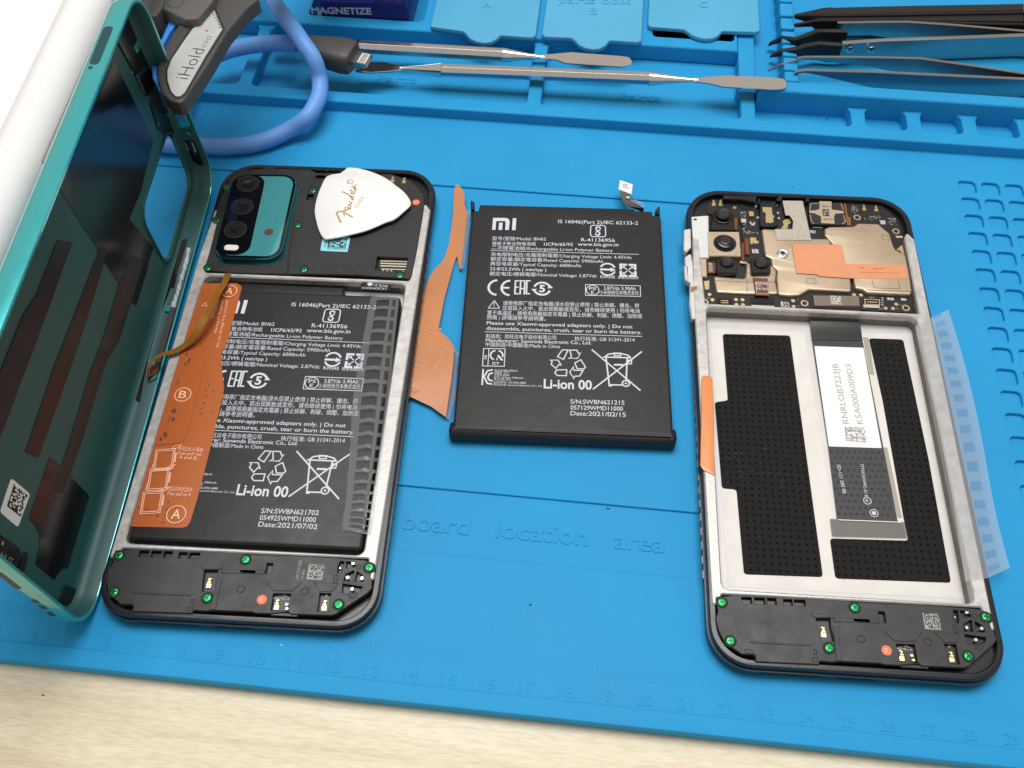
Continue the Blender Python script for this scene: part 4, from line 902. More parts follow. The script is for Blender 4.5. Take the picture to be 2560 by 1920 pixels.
    m = MB(); a_ = FL.q('A2', 918, 598, 6.9); b_ = FL.q('A2', 1132, 602, 6.9); t_ = FL.q('A2', 955, 390, 6.9)
    wd = math.hypot(b_[0]-a_[0], b_[1]-a_[1]); hd = t_[1]-a_[1]
    matrixcode(m, a_[0], a_[1], wd, hd, 16, 6.935, seed=9 if tint else 4)
    if not tint:
        text(m, 'AAC210123F2', FL.q('A2', 805, 600, 6.9), FL.q('A2', 862, 335, 6.9), 0.85, 6.935); text(m, '114A1', FL.q('A2', 880, 592, 6.9), FL.q('A2', 903, 468, 6.9), 0.85, 6.935)
    obj('module_print', m, MAT['printgrey'], root, smooth=0, recalc=False)

# ---------------------------------------------------------------- left phone
LO = FL.org
pl = thing('open_phone', 'opened black phone on the left, camera cover and orange-taped battery still inside', 'phone', (LO[0], LO[1], 0.0), FL.th, 'opened phones')
phone_base(pl, False)
P = lambda k, *pts, z=7.0: FL.p(k, pts, z)
# battery glued in the well
m = MB(); prism(m, rpoly(P('L6', (665, 50), (1590, 95), (1590, 130), (1760, 140), z=7.0) + [(31.2, -59.6), (-32.9, -60.9), (-31.2, 20)] , 0.8, 3), 1.6, 7.0, 0.9, seg=4)
m = MB(); prism(m, rpoly([(-32.7, -60.6), (31.0, -60.4), (31.2, 26.2), (-32.4, 26.2)], 1.2, 3), 1.55, 7.0, 1.0, seg=4)
prism(m, [(-29, 26.0), (12, 26.0), (12, 30.4), (-29, 30.4)], 1.6, 5.0, 0.5)
bt = obj('battery', m, MAT['pouch'], pl)
m = MB(); battery_label(m, ('S/N:SWBN621702', '054925WMD11000', 'Date:2021/07/02'), 7.03, -19.3, -15.5); obj('printed_label', m, MAT['print'], bt, smooth=0, recalc=False)
# orange pull tabs
def sheetz(m, poly, z, t=0.08): prism(m, poly, z, z + t)
m = MB(); q = rpoly(P('L6', (608, 66), (812, 66), (838, 84), (838, 105), (785, 300), (752, 415), (725, 470), (718, 520), (728, 620), (736, 690), (722, 760), (690, 890), (640, 1100), (575, 1350), (535, 1480), (515, 1508), (488, 1516), (182, 1508), (330, 985), (480, 470), z=7.2), 0.4, 2)
sheetz(m, q, 7.12); tA = obj('pull_tab', m, MAT['orange_film'], bt)
m = MB(); q = rpoly(P('L6', (488, 466), (602, 460), (618, 478), (606, 610), (560, 800), (512, 965), (495, 1000), (455, 1016), (325, 1022), (350, 930), (430, 640), z=7.4), 0.4, 2)
sheetz(m, q, 7.32); tB = obj('pull_tab', m, MAT['orange_film'], bt)
m = MB(); PZ = 7.45
def ring_letter(k, x, y, s_, r=2.35):
    c_ = FL.q(k, x, y, PZ); stroke(m, circ(c_[0], c_[1], r, 32), 0.26, PZ, True); text(m, s_, (c_[0]-r*0.48, c_[1]-r*0.52), (c_[0]+r*0.48, c_[1]-r*0.5), r*1.06, PZ, 0, 0.008)
ring_letter('L6', 767, 113, 'A'); ring_letter('L6', 491, 726, 'B'); ring_letter('L6', 452, 1436, 'A', 2.6)
for s_, a_, b_, h_ in (('Do not damage it by yourself', (632, 540), (690, 262), 1.0), ('Warning it\'s dangerous', (618, 460), (662, 262), 1.0), ('请勿私自拆卸', (602, 370), (640, 262), 1.0)):
    text(m, s_, FL.q('LT', *a_, PZ), FL.q('LT', *b_, PZ), h_ * 0.9, PZ)
for s_, a_, b_, h_ in (('先拉出人和B:', (390, 1150), (540, 1160), 1.1), ('First pull out', (388, 1178), (530, 1183), 1.1), ('A and B;', (394, 1200), (502, 1208), 1.1), ('然后同时拉出A', (328, 1390), (475, 1396), 1.1), ('Then pull up A', (322, 1416), (465, 1424), 1.1)):
    text(m, s_, FL.q('LT', *a_, PZ), FL.q('LT', *b_, PZ), h_, PZ)
for (x, y, a_) in ((310, 1205, 0.12), (275, 1325, 0.12), (235, 1460, 0.12)):
    c_ = FL.q('LT', x, y, PZ); R = Matrix.Rotation(a_, 2)
    for s_ in (1.0, 0.84):
        stroke(m, [tuple(R @ Vector((u*s_, v*s_)) + Vector(c_)) for u, v in ((-2.7, -3.3), (2.7, -3.3), (2.7, 3.3), (-2.7, 3.3))], 0.22, PZ, True)
    stroke(m, [tuple(R @ Vector(p_) + Vector(c_)) for p_ in ((1.6, 3.4), (2.6, 4.3), (4.2, 4.5), (3.4, 3.5))], 0.2, PZ, True); stroke(m, [tuple(R @ Vector(p_) + Vector(c_)) for p_ in ((3.1, -1.2), (3.1, 2.0))], 0.35, PZ)
for a_, b_ in (((248, 1225), (232, 1268)), ((212, 1345), (196, 1390))): stroke(m, [FL.q('LT', *a_, PZ), FL.q('LT', *b_, PZ)], 0.2, PZ)
stroke(m, inset(ccw([FL.q('LT', x, y, PZ) for x, y in ((528, 296), (566, 300), (556, 274))]), 0.1), 0.2, PZ, True)
obj('tab_print', m, MAT['pinkprint'], tA, smooth=0, recalc=False)
m = MB(); rs = random.Random(8)     # trapped dirt and air specks under the film
for (x, y) in ((572, 214), (560, 246), (540, 235), (528, 492), (490, 492), (526, 522), (482, 524), (446, 556), (575, 766), (602, 800), (560, 828), (555, 798), (530, 905), (545, 870), (528, 936), (598, 928), (335, 1458), (322, 1500), (315, 1538), (300, 1578), (268, 1538), (160, 1490), (210, 1500)):
    c_ = FL.q('LT', x, y, 7.2); flatpoly(m, [(c_[0] + rs.uniform(0.15, 0.42)*math.cos(t), c_[1] + rs.uniform(0.15, 0.42)*math.sin(t)) for t in [k*0.785 for k in range(8)]], 7.21 + m.dz())
for (x, y, s_) in ((455, 615, 1.0), (370, 935, 1.2), (320, 1060, 1.2), (405, 830, 0.4), (395, 750, 0.5), (355, 965, 0.7)):
    c_ = FL.q('LT', x, y, 7.2)
    for k in range(4):
        d_ = (c_[0] + rs.uniform(-1, 1)*s_, c_[1] + rs.uniform(-1.8, 1.8)*s_); flatpoly(m, [(d_[0] + rs.uniform(0.1, 0.6)*s_*math.cos(t), d_[1] + rs.uniform(0.2, 0.9)*s_*math.sin(t)) for t in [j*0.7 for j in range(9)]], 7.42 + m.dz())
obj('trapped_speck', m, mat('specks', (0.10, 0.035, 0.012), 0.6), tA, smooth=0, recalc=False)
# clear film with a row of dark windows over the battery's right edge
m = MB(); edgeL = [(1605, 150), (1555, 420), (1500, 760), (1478, 1100), (1452, 1380), (1436, 1530)]; edgeR = [(1775, 140), (1745, 420), (1712, 760), (1668, 1100), (1628, 1380), (1605, 1560)]
a_ = P('L6', *edgeL, z=7.2); b_ = P('L6', *edgeR, z=7.2)
rsv = random.Random(2); Lp, Rp, Mp = [], [], []
A_ = spline([(*p_, 0) for p_ in a_], 8); B_ = spline([(*p_, 0) for p_ in b_], 8)
rows = []
NW = 21; N_ = len(A_) - 1
def samp(Q, u):
    f = min(max(u, 0), 0.99999) * N_; k0 = int(f); return Q[k0].lerp(Q[k0+1], f - k0)
us = [0.0, 0.022]
for k in range(NW): us += [0.03 + (k + 0.02) * 0.945 / NW, 0.03 + (k + 0.72) * 0.945 / NW]
us = sorted(us) + [0.982, 1.0]; us = [u for n_, u in enumerate(us) if n_ == 0 or u - us[n_-1] > 1e-4]
for i, u in enumerate(us):
    row = []; low = max(0.0, min(1.0, (u - 0.42) * 4)); crease = math.exp(-((u - 0.55) / 0.22) ** 2)
    for j, t in enumerate((0, .12, .24, .40, .54, .68, .78, .90, 1)):
        p_ = samp(A_, u).lerp(samp(B_, u), t)
        row.append((p_.x + rsv.uniform(-.25, .25) * (j == 0) * low, p_.y, 7.22 + 0.75*math.sin(math.pi*min(1, t*1.1))**2 + (0.75 * crease if j == 4 else 0) + rsv.uniform(-0.2, 0.2) * (0.15 + low) * (t > 0)))
    rows.append(row)
nr = len(rows)
vs = [q for r_ in rows for q in r_]
cols = (2, 3, 4, 6)          # windows stamped out of the film: one wide, one narrow in every other row
fs = []; 
for i in range(nr-1):
    for j in range(8):
        if i >= 2 and i < nr - 3 and i % 2 == 0 and j in cols: continue
        fs.append([i*9+j, i*9+j+1, (i+1)*9+j+1, (i+1)*9+j])
m.add(vs, fs); cf = obj('clear_film', m, MAT['clear_film'], bt, smooth=80)
# upper cover plate
olp = P('L5', (215, 935), (260, 800), (320, 560), (305, 505), (345, 375), (420, 205), (510, 140), (700, 128), (1060, 135), (1110, 160), (1700, 172), (1860, 225), (1955, 330), (1965, 400), (1955, 480), (1905, 780), (1862, 985), (1850, 1003), (1430, 972), (1010, 962), (880, 966), (480, 958), (275, 938))
win = P('L5', (1590, 825), (1832, 835), (1808, 948), (1572, 930)); ps = [P('L5', (1500, 190), (1890, 250), (1900, 330), (1820, 300), (1560, 235))]
small = [P('L5', (1105, 182), (1180, 184), (1172, 212), (1098, 210)), P('L5', (1205, 190), (1275, 192), (1268, 218), (1198, 216)), P('L5', (1040, 330), (1088, 332), (1078, 380), (1028, 378))]
m = MB(); prism(m, rpoly(olp, 0.5, 3), 4.4, 6.95, 0.25, holes=[win] + small, hch=0.15, bottom=False); up = obj('cover_plate', m, MAT['black_plastic'], pl)
m = MB(); flatpoly(m, inset(ccw(olp), 0.6), 5.6); obj('plate_floor', m, MAT['hole'], pl, smooth=0)
m = MB(); stroke(m, P('L5', (958, 300), (925, 560), (895, 800), (880, 958)), 0.7, 6.955); 
for pts in ([(1095, 880), (1155, 882), (1140, 948), (1078, 945)], [(1180, 882), (1245, 886), (1232, 952), (1165, 950)], [(1268, 886), (1325, 890), (1312, 955), (1252, 953)], [(1430, 893), (1482, 896), (1470, 960), (1415, 957)], [(1508, 897), (1560, 900), (1550, 962), (1495, 961)]):
    stroke(m, P('L5', *pts), 0.2, 6.96, True)
for x, y, r in ((1365, 918, 1.2), (1205, 918, 0.45), (1870, 515, 0.45)):
    c_ = FL.q('L5', x, y, 6.95); stroke(m, circ(c_[0], c_[1], r, 20), 0.22, 6.96, True)
stroke(m, P('L5', (1100, 210), (1185, 212), (1190, 196)), 0.3, 6.96); stroke(m, P('L5', (1085, 225), (1110, 200), (1070, 270)), 0.3, 6.96)
c_ = FL.q('L5', 1835, 312, 6.95); stroke(m, [(c_[0] + 1.0*math.cos(t), c_[1] + 1.0*math.sin(t)) for t in [math.radians(a_) for a_ in range(20, 230, 15)]], 0.3, 6.96)
stroke(m, P('L5', (470, 870), (480, 895), (640, 920)), 0.12, 6.96)
obj('painted_groove', m, MAT['hole'], up, smooth=0, recalc=False)
m = MB()        # little teeth along the top edge
for pts in ([(905, 128), (935, 130), (940, 118), (915, 116)], [(1055, 132), (1082, 134), (1084, 122), (1066, 120)], [(680, 132), (775, 134), (780, 118), (690, 116)], [(470, 150), (520, 134), (540, 140), (490, 160)], [(1185, 150), (1200, 150), (1200, 138), (1186, 138)], [(1290, 152), (1310, 153), (1310, 142), (1291, 140)]):
    prism(m, P('L5', *pts), 4.6, 6.9, 0.1)
obj('edge_tooth', m, MAT['black_plastic'], pl)
m = MB()
for i, y in enumerate((852, 872, 892, 916)):
    a_ = FL.q('L5', 1612 if i < 3 else 1620, y, 6.2); b_ = FL.q('L5', 1826, y + 7, 6.2); stroke(m, [a_, b_], 0.55 if i < 3 else 0.4, 5.75)
for x, y in ((1636, 928), (1668, 932), (1700, 934), (1770, 936), (1792, 938)):
    c_ = FL.q('L5', x, y, 6.2); box(m, c_[0]-0.3, c_[1]-0.2, 5.65, c_[0]+0.3, c_[1]+0.2, 5.9)
obj('contact_bar', m, mat('pale_gold_contact', (0.75, 0.70, 0.52), 0.3, 0.8), pl)
m = MB()
for x, y in ((1712, 232), (1803, 240)):
    c_ = FL.q('L5', x, y, 6.5); spring_contact(m, c_[0], c_[1], 6.95, 0.9)
obj('spring_contact', m, MAT['gold'], pl)
for i, (x, y) in enumerate(((398, 280), (320, 542), (962, 578), (252, 918), (1013, 928), (1768, 975), (1083, 305))):
    c_ = FL.q('L5', x, y, 6.9); m = MB(); flatpoly(m, circ(c_[0], c_[1] + 0.35, 1.6, 22), 6.965); obj('painted_screw_well', m, MAT['hole'], pl, smooth=0)
    screw(pl, c_[0], c_[1], 6.75, 1.05, i*0.5)
c_ = FL.q('L5', 1897, 398, 6.95); m = MB(); prism(m, circ(c_[0], c_[1], 1.25, 26), 6.95, 7.02); dt = obj('tamper_sticker', m, MAT['orange_dot'], pl)
m = MB(); text(m, 'G', (c_[0]-0.5, c_[1]-0.4), (c_[0]+0.5, c_[1]-0.3), 0.9, 7.04); obj('sticker_print', m, MAT['pinkprint'], dt, smooth=0, recalc=False)
# pale cyan code label, half under the pick
m = MB(); q = rpoly(P('L5', (1140, 780), (1355, 790), (1378, 672), (1160, 668)), 0.4); prism(m, q, 6.96, 7.02); lb = obj('code_label', m, MAT['cyan_label'], pl)
m = MB(); a_ = FL.q('L5', 1195, 752, 7); b_ = FL.q('L5', 1340, 757, 7); matrixcode(m, a_[0], a_[1], b_[0]-a_[0], 4.4, 15, 7.03, seed=21)
text(m, '8221B0R40757', FL.q('L5', 1192, 768, 7), FL.q('L5', 1346, 775, 7), 0.75, 7.03, 0, 0.01); text(m, 'ETONT19', FL.q('L5', 1187, 752, 7), FL.q('L5', 1200, 690, 7), 0.8, 7.03, 0, 0.008)
obj('label_print', m, MAT['ink'], lb, smooth=0, recalc=False)
# camera island
def sc_poly(q, r, n=7): return rpoly(q, r, n)
qo = FL.p('LM', [(190, 1500), (1230, 1527), (1516, 222), (516, 208)], 9.3)
isl = sc_poly(qo, 5.2)
m = MB(); prism(m, inset(ccw(isl), -0.6), 6.9, 7.25, 0.15); prism(m, isl, 7.2, 9.3, 0.35, bottom=False); ci = obj('camera_island', m, MAT['teal_ring'], pl)
gl = inset(ccw(isl), 0.55)
m = MB(); prism(m, inset(ccw(isl), 0.30), 9.27, 9.33, 0.02); obj('mirror_panel', m, MAT['blackglass'], ci)
qm = FL.p('LM', [(560, 1475), (1170, 1478), (1400, 340), (930, 250)], 9.36)
m = MB(); q_ = inset(ccw(isl), 1.15); prism(m, q_, 9.33, 9.37, 0.02); obj('mirror_panel', m, MAT['teal_glass'], ci)
qb = FL.p('LM', [(215, 1450), (745, 1465), (1018, 238), (560, 225)], 9.4)
m = MB(); prism(m, rpoly(qb, 4.4, 7), 9.36, 9.44, 0.03); obj('black_window', m, MAT['blackglass'], ci)
for i, (x, y) in enumerate(((740, 375), (650, 720), (545, 1072))):
    c_ = FL.q('LM', x, y, 9.45)
    m = MB(); lathe(m, c_[0], c_[1], [(3.75, 9.42), (3.75, 9.62), (3.45, 9.66), (3.3, 9.5), (2.5, 9.47)], 40); ln = obj('lens', m, MAT['lens_black'], ci)
    m = MB(); stroke(m, circ(c_[0], c_[1], 3.6, 40), 0.16, 9.655, True); obj('lens_ring', m, mat('lens_ring_metal', (0.10, 0.10, 0.10), 0.3, 0.8), ln, smooth=0)
    m = MB(); r0 = (2.0, 2.1, 1.55)[i]; lathe(m, c_[0], c_[1], [(r0, 9.475), (r0*0.8, 9.53), (r0*0.4, 9.57), (0.05, 9.58)], 32); obj('lens_glass', m, MAT['lens_glass'], ln)
c_ = FL.q('LM', 482, 1345, 9.45); m = MB(); prism(m, rr(c_[0]-2.4, c_[1]-1.2, c_[0]+2.4, c_[1]+1.2, 1.2, 7), 9.42, 9.62, 0.15); obj('flash', m, MAT['flash'], ci)
c_ = FL.q('LM', 1055, 1105, 9.4); m = MB(); prism(m, circ(c_[0], c_[1], 1.5, 28), 9.37, 9.40); obj('painted_reflection', m, mat('brown_reflection_disc', (0.10, 0.06, 0.045), 0.2), ci)  # brown reflection in the glass painted as a small disc
# exposed display flex end and battery connector below the plate
m = MB(); q = P('L5', (1075, 985), (1420, 1000), (1412, 1030), (1066, 1022), z=6); prism(m, q, 4.8, 5.7, 0.4); obj('display_flex', m, MAT['flexbrown'], pl)
m = MB(); q = rpoly(P('L5', (1468, 1025), (1700, 1050), (1695, 1088), (1660, 1100), (1452, 1082), z=7.3), 0.8); prism(m, q, 7.0, 7.3, 0.1); bc = obj('battery_connector', m, MAT['flexblack'], pl)
m = MB(); c_ = FL.q('L5', 1532, 1044, 7.3); flatpoly(m, circ(c_[0], c_[1], 0.85, 18, 0.7), 7.32); text(m, 'J19C-BOM REACH', FL.q('L5', 1668, 1072, 7.3), FL.q('L5', 1470, 1066, 7.3), 0.8, 7.32); text(m, 'FPCB 2U', FL.q('L5', 1672, 1050, 7.3), FL.q('L5', 1560, 1045, 7.3), 0.8, 7.32)
obj('connector_print', m, MAT['print'], bc, smooth=0, recalc=False)
m = MB(); q = P('L5', (275, 940), (468, 945), (470, 968), (300, 965), z=6); prism(m, q, 5.2, 6.2, 0.2); obj('flex_socket', m, MAT['flexblack'], pl)

# ---------------------------------------------------------------- right phone
RO = FR.org
pr = thing('open_phone', 'opened black phone on the right, battery removed, golden circuit board shields and empty tray showing', 'phone', (RO[0], RO[1], 0.0), FR.th, 'opened phones')
phone_base(pr, True)
P = lambda k, *pts, z=4.8: FR.p(k, pts, z)
# adhesive border on the well floor, graphite pads
m = MB(); prism(m, rpoly(P('R3', (222, 140), (762, 158), (990, 1660), z=1.6) + P('R4', (1000, 110), (258, 68), z=1.6), 0.3), 1.48, 1.56); prism(m, rpoly(P('R4', (1040, 110), (1815, 148), z=1.6) + P('R3', (1650, 1560), (1380, 170), (1090, 165), z=1.6) + [(4.6, -20)], 0.3), 1.48, 1.56); obj('adhesive_sheet', m, MAT['tape_white'], pr)
pads = [rpoly(P('R3', (292, 172), (680, 181), (870, 1572), (415, 1556), (372, 1068), (288, 1060), (247, 566), (322, 555), z=1.75), 0.9, 4),
        rpoly(P('R3', (1135, 197), (1332, 204), (1480, 900), (1608, 1605), (942, 1580), (910, 1350), (1362, 1363), (1335, 1232), (1215, 560), z=1.75), 0.9, 4)]
def inside(p_, poly):
    r_ = False; j = len(poly)-1
    for i in range(len(poly)):
        a_, b_ = poly[i], poly[j]
        if (a_[1] > p_[1]) != (b_[1] > p_[1]) and p_[0] < (b_[0]-a_[0])*(p_[1]-a_[1])/(b_[1]-a_[1]) + a_[0]: r_ = not r_
        j = i
    return r_
for pd in pads:
    m = MB(); prism(m, pd, 1.54, 1.80, 0.08); po = obj('graphite_pad', m, MAT['graphite'], pr)
    m = MB(); x = -34
    while x < 34:
        y = -62
        while y < 32:
            if inside((x, y), inset(ccw(pd), 0.7)): flatpoly(m, circ(x, y, 0.42, 8), 1.806)
            y += 2.05
        x += 1.95
    obj('dimple_pattern', m, MAT['dimple'], po, smooth=0)
    m = MB(); rs = random.Random(len(pd))
    for k in range(900):
        c_ = (rs.uniform(-33, 33), rs.uniform(-61, 31))
        if inside(c_, inset(ccw(pd), 1.2)) and (abs(((c_[1] + 61) % 46) - 40) < 9 or rs.random() < 0.03): stroke(m, [(c_[0] + 0.28*math.cos(t), c_[1] + 0.28*math.sin(t)) for t in [math.radians(a_) for a_ in range(30, 200, 40)]], 0.06, 1.812)
    obj('dimple_ring', m, mat('dimple_ring', (0.06, 0.06, 0.06), 0.5), po, smooth=0, recalc=False)
# display flex cable running down the well
m = MB(); L_ = [(*P('R2', (1200, 1010), z=5.4)[0], 5.3), (*P('R2', (1180, 1040), z=5.6)[0], 5.6), (*P('R3', (797, 62), z=4.6)[0], 4.6), (*P('R3', (795, 100), z=2.6)[0], 2.7), (*P('R3', (806, 208), z=2)[0], 1.95)]
R__ = [(*P('R2', (1606, 1015), z=5.4)[0], 5.3), (*P('R2', (1602, 1045), z=5.6)[0], 5.6), (*P('R3', (1075, 65), z=4.6)[0], 4.6), (*P('R3', (1082, 108), z=2.6)[0], 2.7), (*P('R3', (1097, 210), z=2)[0], 1.95)]
sp = lambda q: spline(q, 6)
ribbon(m, sp(L_), sp(R__), 0.2); df = obj('display_flex', m, MAT['flexblack'], pr, smooth=60)
m = MB(); prism(m, rpoly(P('R3', (807, 206), (1098, 208), (1302, 1258), (952, 1242), (900, 820), z=1.95), 0.2), 1.75, 1.92); fc = obj('flex_backing', m, mat('smoky_grey_flex', (0.050, 0.048, 0.050), 0.45, spec=0.3), df)
m = MB(); xs_ = P('R3', (915, 850), z=1.95)[0]
for i in range(26):
    for j in range(9):
        a_ = Vector(P('R3', (912, 850), z=1.95)[0]); ex_ = (Vector(P('R3', (1200, 856), z=1.95)[0]) - a_); ey_ = Vector(P('R3', (958, 1228), z=1.95)[0]) - a_
        p_ = a_ + ex_ * (0.02 + j * 0.118 + 0.0) + ey_ * (i * 0.095 if i < 11 else 9)
        if i < 11: p_ = p_ + ex_ * (0.06 if i % 2 else 0.0); flatpoly(m, circ(p_.x, p_.y, 0.5, 9), 1.925)
obj('flex_dimple', m, mat('flex_dimple', (0.024, 0.024, 0.026), 0.5, spec=0.3), fc, smooth=0)
m = MB(); prism(m, P('R3', (820, 242), (1103, 252), (1208, 830), (904, 820), z=2.0), 1.92, 1.98); wl_ = obj('paper_label', m, MAT['paper'], df)
m = MB(); text(m, 'RNRLOB7223JB', FR.q('R3', 1020, 690, 2), FR.q('R3', 955, 345, 2), 1.75, 2.0, 0, -0.002); text(m, 'K5A000A009D3', FR.q('R3', 1100, 692, 2), FR.q('R3', 1030, 348, 2), 1.75, 2.0, 0, -0.002)
a_ = FR.q('R3', 1003, 788, 2); b_ = FR.q('R3', 1120, 790, 2); matrixcode(m, a_[0], a_[1], b_[0]-a_[0], 4.9, 16, 2.0, seed=33, ang=-0.03)
obj('label_print', m, MAT['printgrey'], wl_, smooth=0, recalc=False)
m = MB(); text(m, 'SD-121 285 08', FR.q('R3', 950, 925, 2), FR.q('R3', 985, 1090, 2), 0.95, 1.94); text(m, 'TFT5K354VFPC-A1-E', FR.q('R3', 1085, 918, 2), FR.q('R3', 1112, 1110, 2), 0.85, 1.94)
c_ = FR.q('R3', 1126, 1133, 2); stroke(m, circ(c_[0], c_[1], 1.05, 24), 0.2, 1.94, True); text(m, 'R', (c_[0]-0.4, c_[1]-0.5), (c_[0]+0.4, c_[1]-0.5), 1.0, 1.94)
c_ = FR.q('R3', 1164, 1204, 2); stroke(m, circ(c_[0], c_[1], 1.1, 24), 0.2, 1.94, True); flatpoly(m, circ(c_[0], c_[1], 0.6, 20), 1.945)
obj('flex_print', m, MAT['print'], fc, smooth=0, recalc=False)
m = MB(); prism(m, rpoly(P('R3', (910, 1236), (1338, 1256), (1356, 1350), (922, 1338), z=1.95), 0.3), 1.93, 2.0); obj('end_tape', m, film('smoky_tape', (0.30, 0.285, 0.28), (0.75, 0.74, 0.73), 0.25), df)
m = MB(); stroke(m, P('R3', (955, 1243), (1318, 1257), z=2), 0.22, 2.02); obj('end_tape_edge', m, MAT['paper'], df, smooth=0, recalc=False)
sand = mat('sand_adhesive', (0.36, 0.33, 0.26), 0.5)
for pl_ in ([(1100, 190), (1135, 197), (1165, 410), (1140, 405)], [(1213, 825), (1240, 828), (1325, 1232), (1300, 1230)]):
    m = MB(); prism(m, P('R3', *pl_, z=1.6), 1.55, 1.66); obj('adhesive_strip', m, sand, pr)
# circuit board
pcb = rpoly(P('R2', (222, 780), (232, 960), (262, 1010), (330, 1018), (1060, 1042), (1210, 1035), (1610, 1035), (1700, 1045), (2040, 1062), (2060, 1000), (2050, 700), (1990, 560), (1960, 420), (1935, 290), (1850, 200), (1790, 150), (1500, 118), (1150, 108), (1110, 108), (730, 150), (700, 90), (440, 88), (300, 130), (300, 220), (570, 260), (600, 330), (600, 600), (300, 600)), 0.3, 2)
m = MB(); prism(m, pcb, 4.25, 4.8, 0.05); pb_ = obj('circuit_board', m, MAT['pcb'], pr)
# shields
def can(k, pts, z0, z1, mt='shield', r=0.8, ch=0.55, name='shield_can'):
    m = MB(); prism(m, rpoly(P(k, *pts, z=z1), r, 4), z0, z1, ch, seg=4, bottom=False); return obj(name, m, MAT[mt], pr)
can('R2', [(762, 345), (880, 350), (1030, 352), (1100, 428), (1330, 430), (1352, 478), (1440, 478), (1520, 760), (1525, 880), (1170, 862), (1085, 910), (1000, 915), (905, 905), (890, 770), (895, 700), (850, 660), (845, 600), (795, 578)], 4.8, 6.0)
can('R2', [(355, 745), (620, 770), (640, 640), (560, 630), (600, 630), (860, 660), (890, 715), (882, 790), (905, 900), (640, 900), (380, 886)], 4.8, 5.6)
can('R2', [(1300, 345), (1335, 328), (1545, 325), (1585, 298), (1755, 302), (1852, 385), (1885, 490), (1905, 525), (1988, 568), (2020, 720), (2043, 880), (2030, 905), (1665, 890), (1625, 862), (1560, 852), (1545, 770), (1450, 640), (1362, 470), (1300, 400)], 4.8, 6.2)
m = MB()
for pts in ([(870, 735), (640, 725)],): stroke(m, P('R2', *pts, z=5.6), 0.2, 5.61)
stroke(m, P('R2', (375, 788), (620, 800), (890, 800), z=5.6), 0.22, 5.61); stroke(m, P('R2', (632, 640), (640, 900), z=5.6), 0.2, 5.61)
stroke(m, P('R2', (1700, 778), (1720, 850), (1940, 858), (1925, 785), z=6.2), 0.18, 6.21); stroke(m, P('R2', (1650, 868), (2035, 882), z=6.2), 0.22, 6.21)
stroke(m, P('R2', (1780, 400), (1830, 402), (1850, 445), (1795, 440), z=6.2), 0.14, 6.21, True); stroke(m, P('R2', (1145, 765), (1220, 770), (1228, 815), (1150, 812), z=6.0), 0.12, 6.01, True)
obj('shield_seam', m, mat('shield_seam', (0.16, 0.12, 0.075), 0.5, 0.6), pr, smooth=0, recalc=False)
# fabric tape, copper tape
m = MB(); prism(m, P('R2', (940, 108), (1112, 110), (1185, 444), (890, 444), (875, 350), (985, 350), (1025, 350), (1030, 280), (1000, 235), (965, 232), z=6.1), 6.0, 6.18, 0.05); obj('fabric_tape', m, MAT['fabric_tape'], pr)
m = MB(); q = rpoly(P('R2', (1020, 472), (1442, 484), (1478, 642), (1990, 652), (2006, 772), (1520, 768), (1255, 750), (1228, 735), (1058, 725), z=6.3), 0.4, 3)
Pq = ccw(q); prism(m, Pq, 6.2, 6.3, 0.04); cp = obj('copper_tape', m, MAT['copper'], pr)
m = MB()
for pl_, h_ in (([(1690, 682), (1760, 672), (1850, 684), (1740, 690)], 0.25), ([(1600, 668), (1640, 672), (1630, 684), (1602, 680)], 0.3), ([(1590, 708), (1930, 712), (1940, 725), (1600, 720)], 0.15)): prism(m, rpoly(P('R2', *pl_, z=6.35), 0.3), 6.28, 6.3 + h_, h_*0.8)
obj('tape_crease', m, MAT['copper'], cp)
c_ = FR.q('R2', 940, 560, 6.2)
m = MB(); lathe(m, c_[0], c_[1], [(2.0, 5.95), (2.0, 6.12), (1.75, 6.25), (1.5, 6.2), (1.25, 6.05), (1.2, 6.6), (0.85, 6.62)], 30); obj('screw_post', m, MAT['silver'], pr)
m = MB(); flatpoly(m, circ(c_[0], c_[1], 0.7, 16), 6.63); obj('screw_post_hole', m, MAT['hole'], pr, smooth=0)
# cameras
def camera(k, quad, zb, zt, lens, r, body='lens_black', steps=None):
    m = MB(); prism(m, rpoly(P(k, *quad, z=zt), 0.5, 3), zb, zt, 0.25); cm = obj('camera_module', m, MAT[body], pr)
    c_ = FR.q(k, lens[0], lens[1], zt + 0.6)
    m = MB(); pf = [(r*f_, zt + h_) for f_, h_ in steps]; lathe(m, c_[0], c_[1], pf, 36); lb_ = obj('lens_barrel', m, MAT['lens_black'], cm)
    m = MB(); zt2 = zt + steps[-1][1]; lathe(m, c_[0], c_[1], [(r*steps[-1][0]*0.98, zt2 - 0.02), (r*0.3, zt2 + 0.03), (r*0.12, zt2 - 0.01)], 24); obj('lens_glass', m, MAT['lens_glass'], lb_)
    m = MB(); stroke(m, circ(c_[0], c_[1], r*0.22, 20), 0.10, zt2 + 0.05, True); obj('lens_ring', m, mat('grey_lens_ring', (0.07, 0.07, 0.072), 0.35), lb_, smooth=0)
    return cm, c_
camera('S1', [(600, 650), (1005, 660), (985, 350), (640, 340)], 3.4, 6.2, (810, 410), 3.2, steps=[(1.0, -0.1), (1.0, 0.45), (0.92, 0.5), (0.86, 0.3), (0.74, 0.3), (0.74, 1.6), (0.66, 1.75), (0.6, 1.7)])
cm2, c2 = camera('S1', [(560, 1105), (1130, 1110), (1095, 682), (535, 680)], 3.4, 6.6, (850, 865), 3.75, 'shield', steps=[(1.0, -0.05), (1.0, 0.12), (0.9, 0.05), (0.78, 0.05), (0.72, 0.9), (0.55, 1.1), (0.5, 1.55), (0.42, 1.65)])
m = MB()
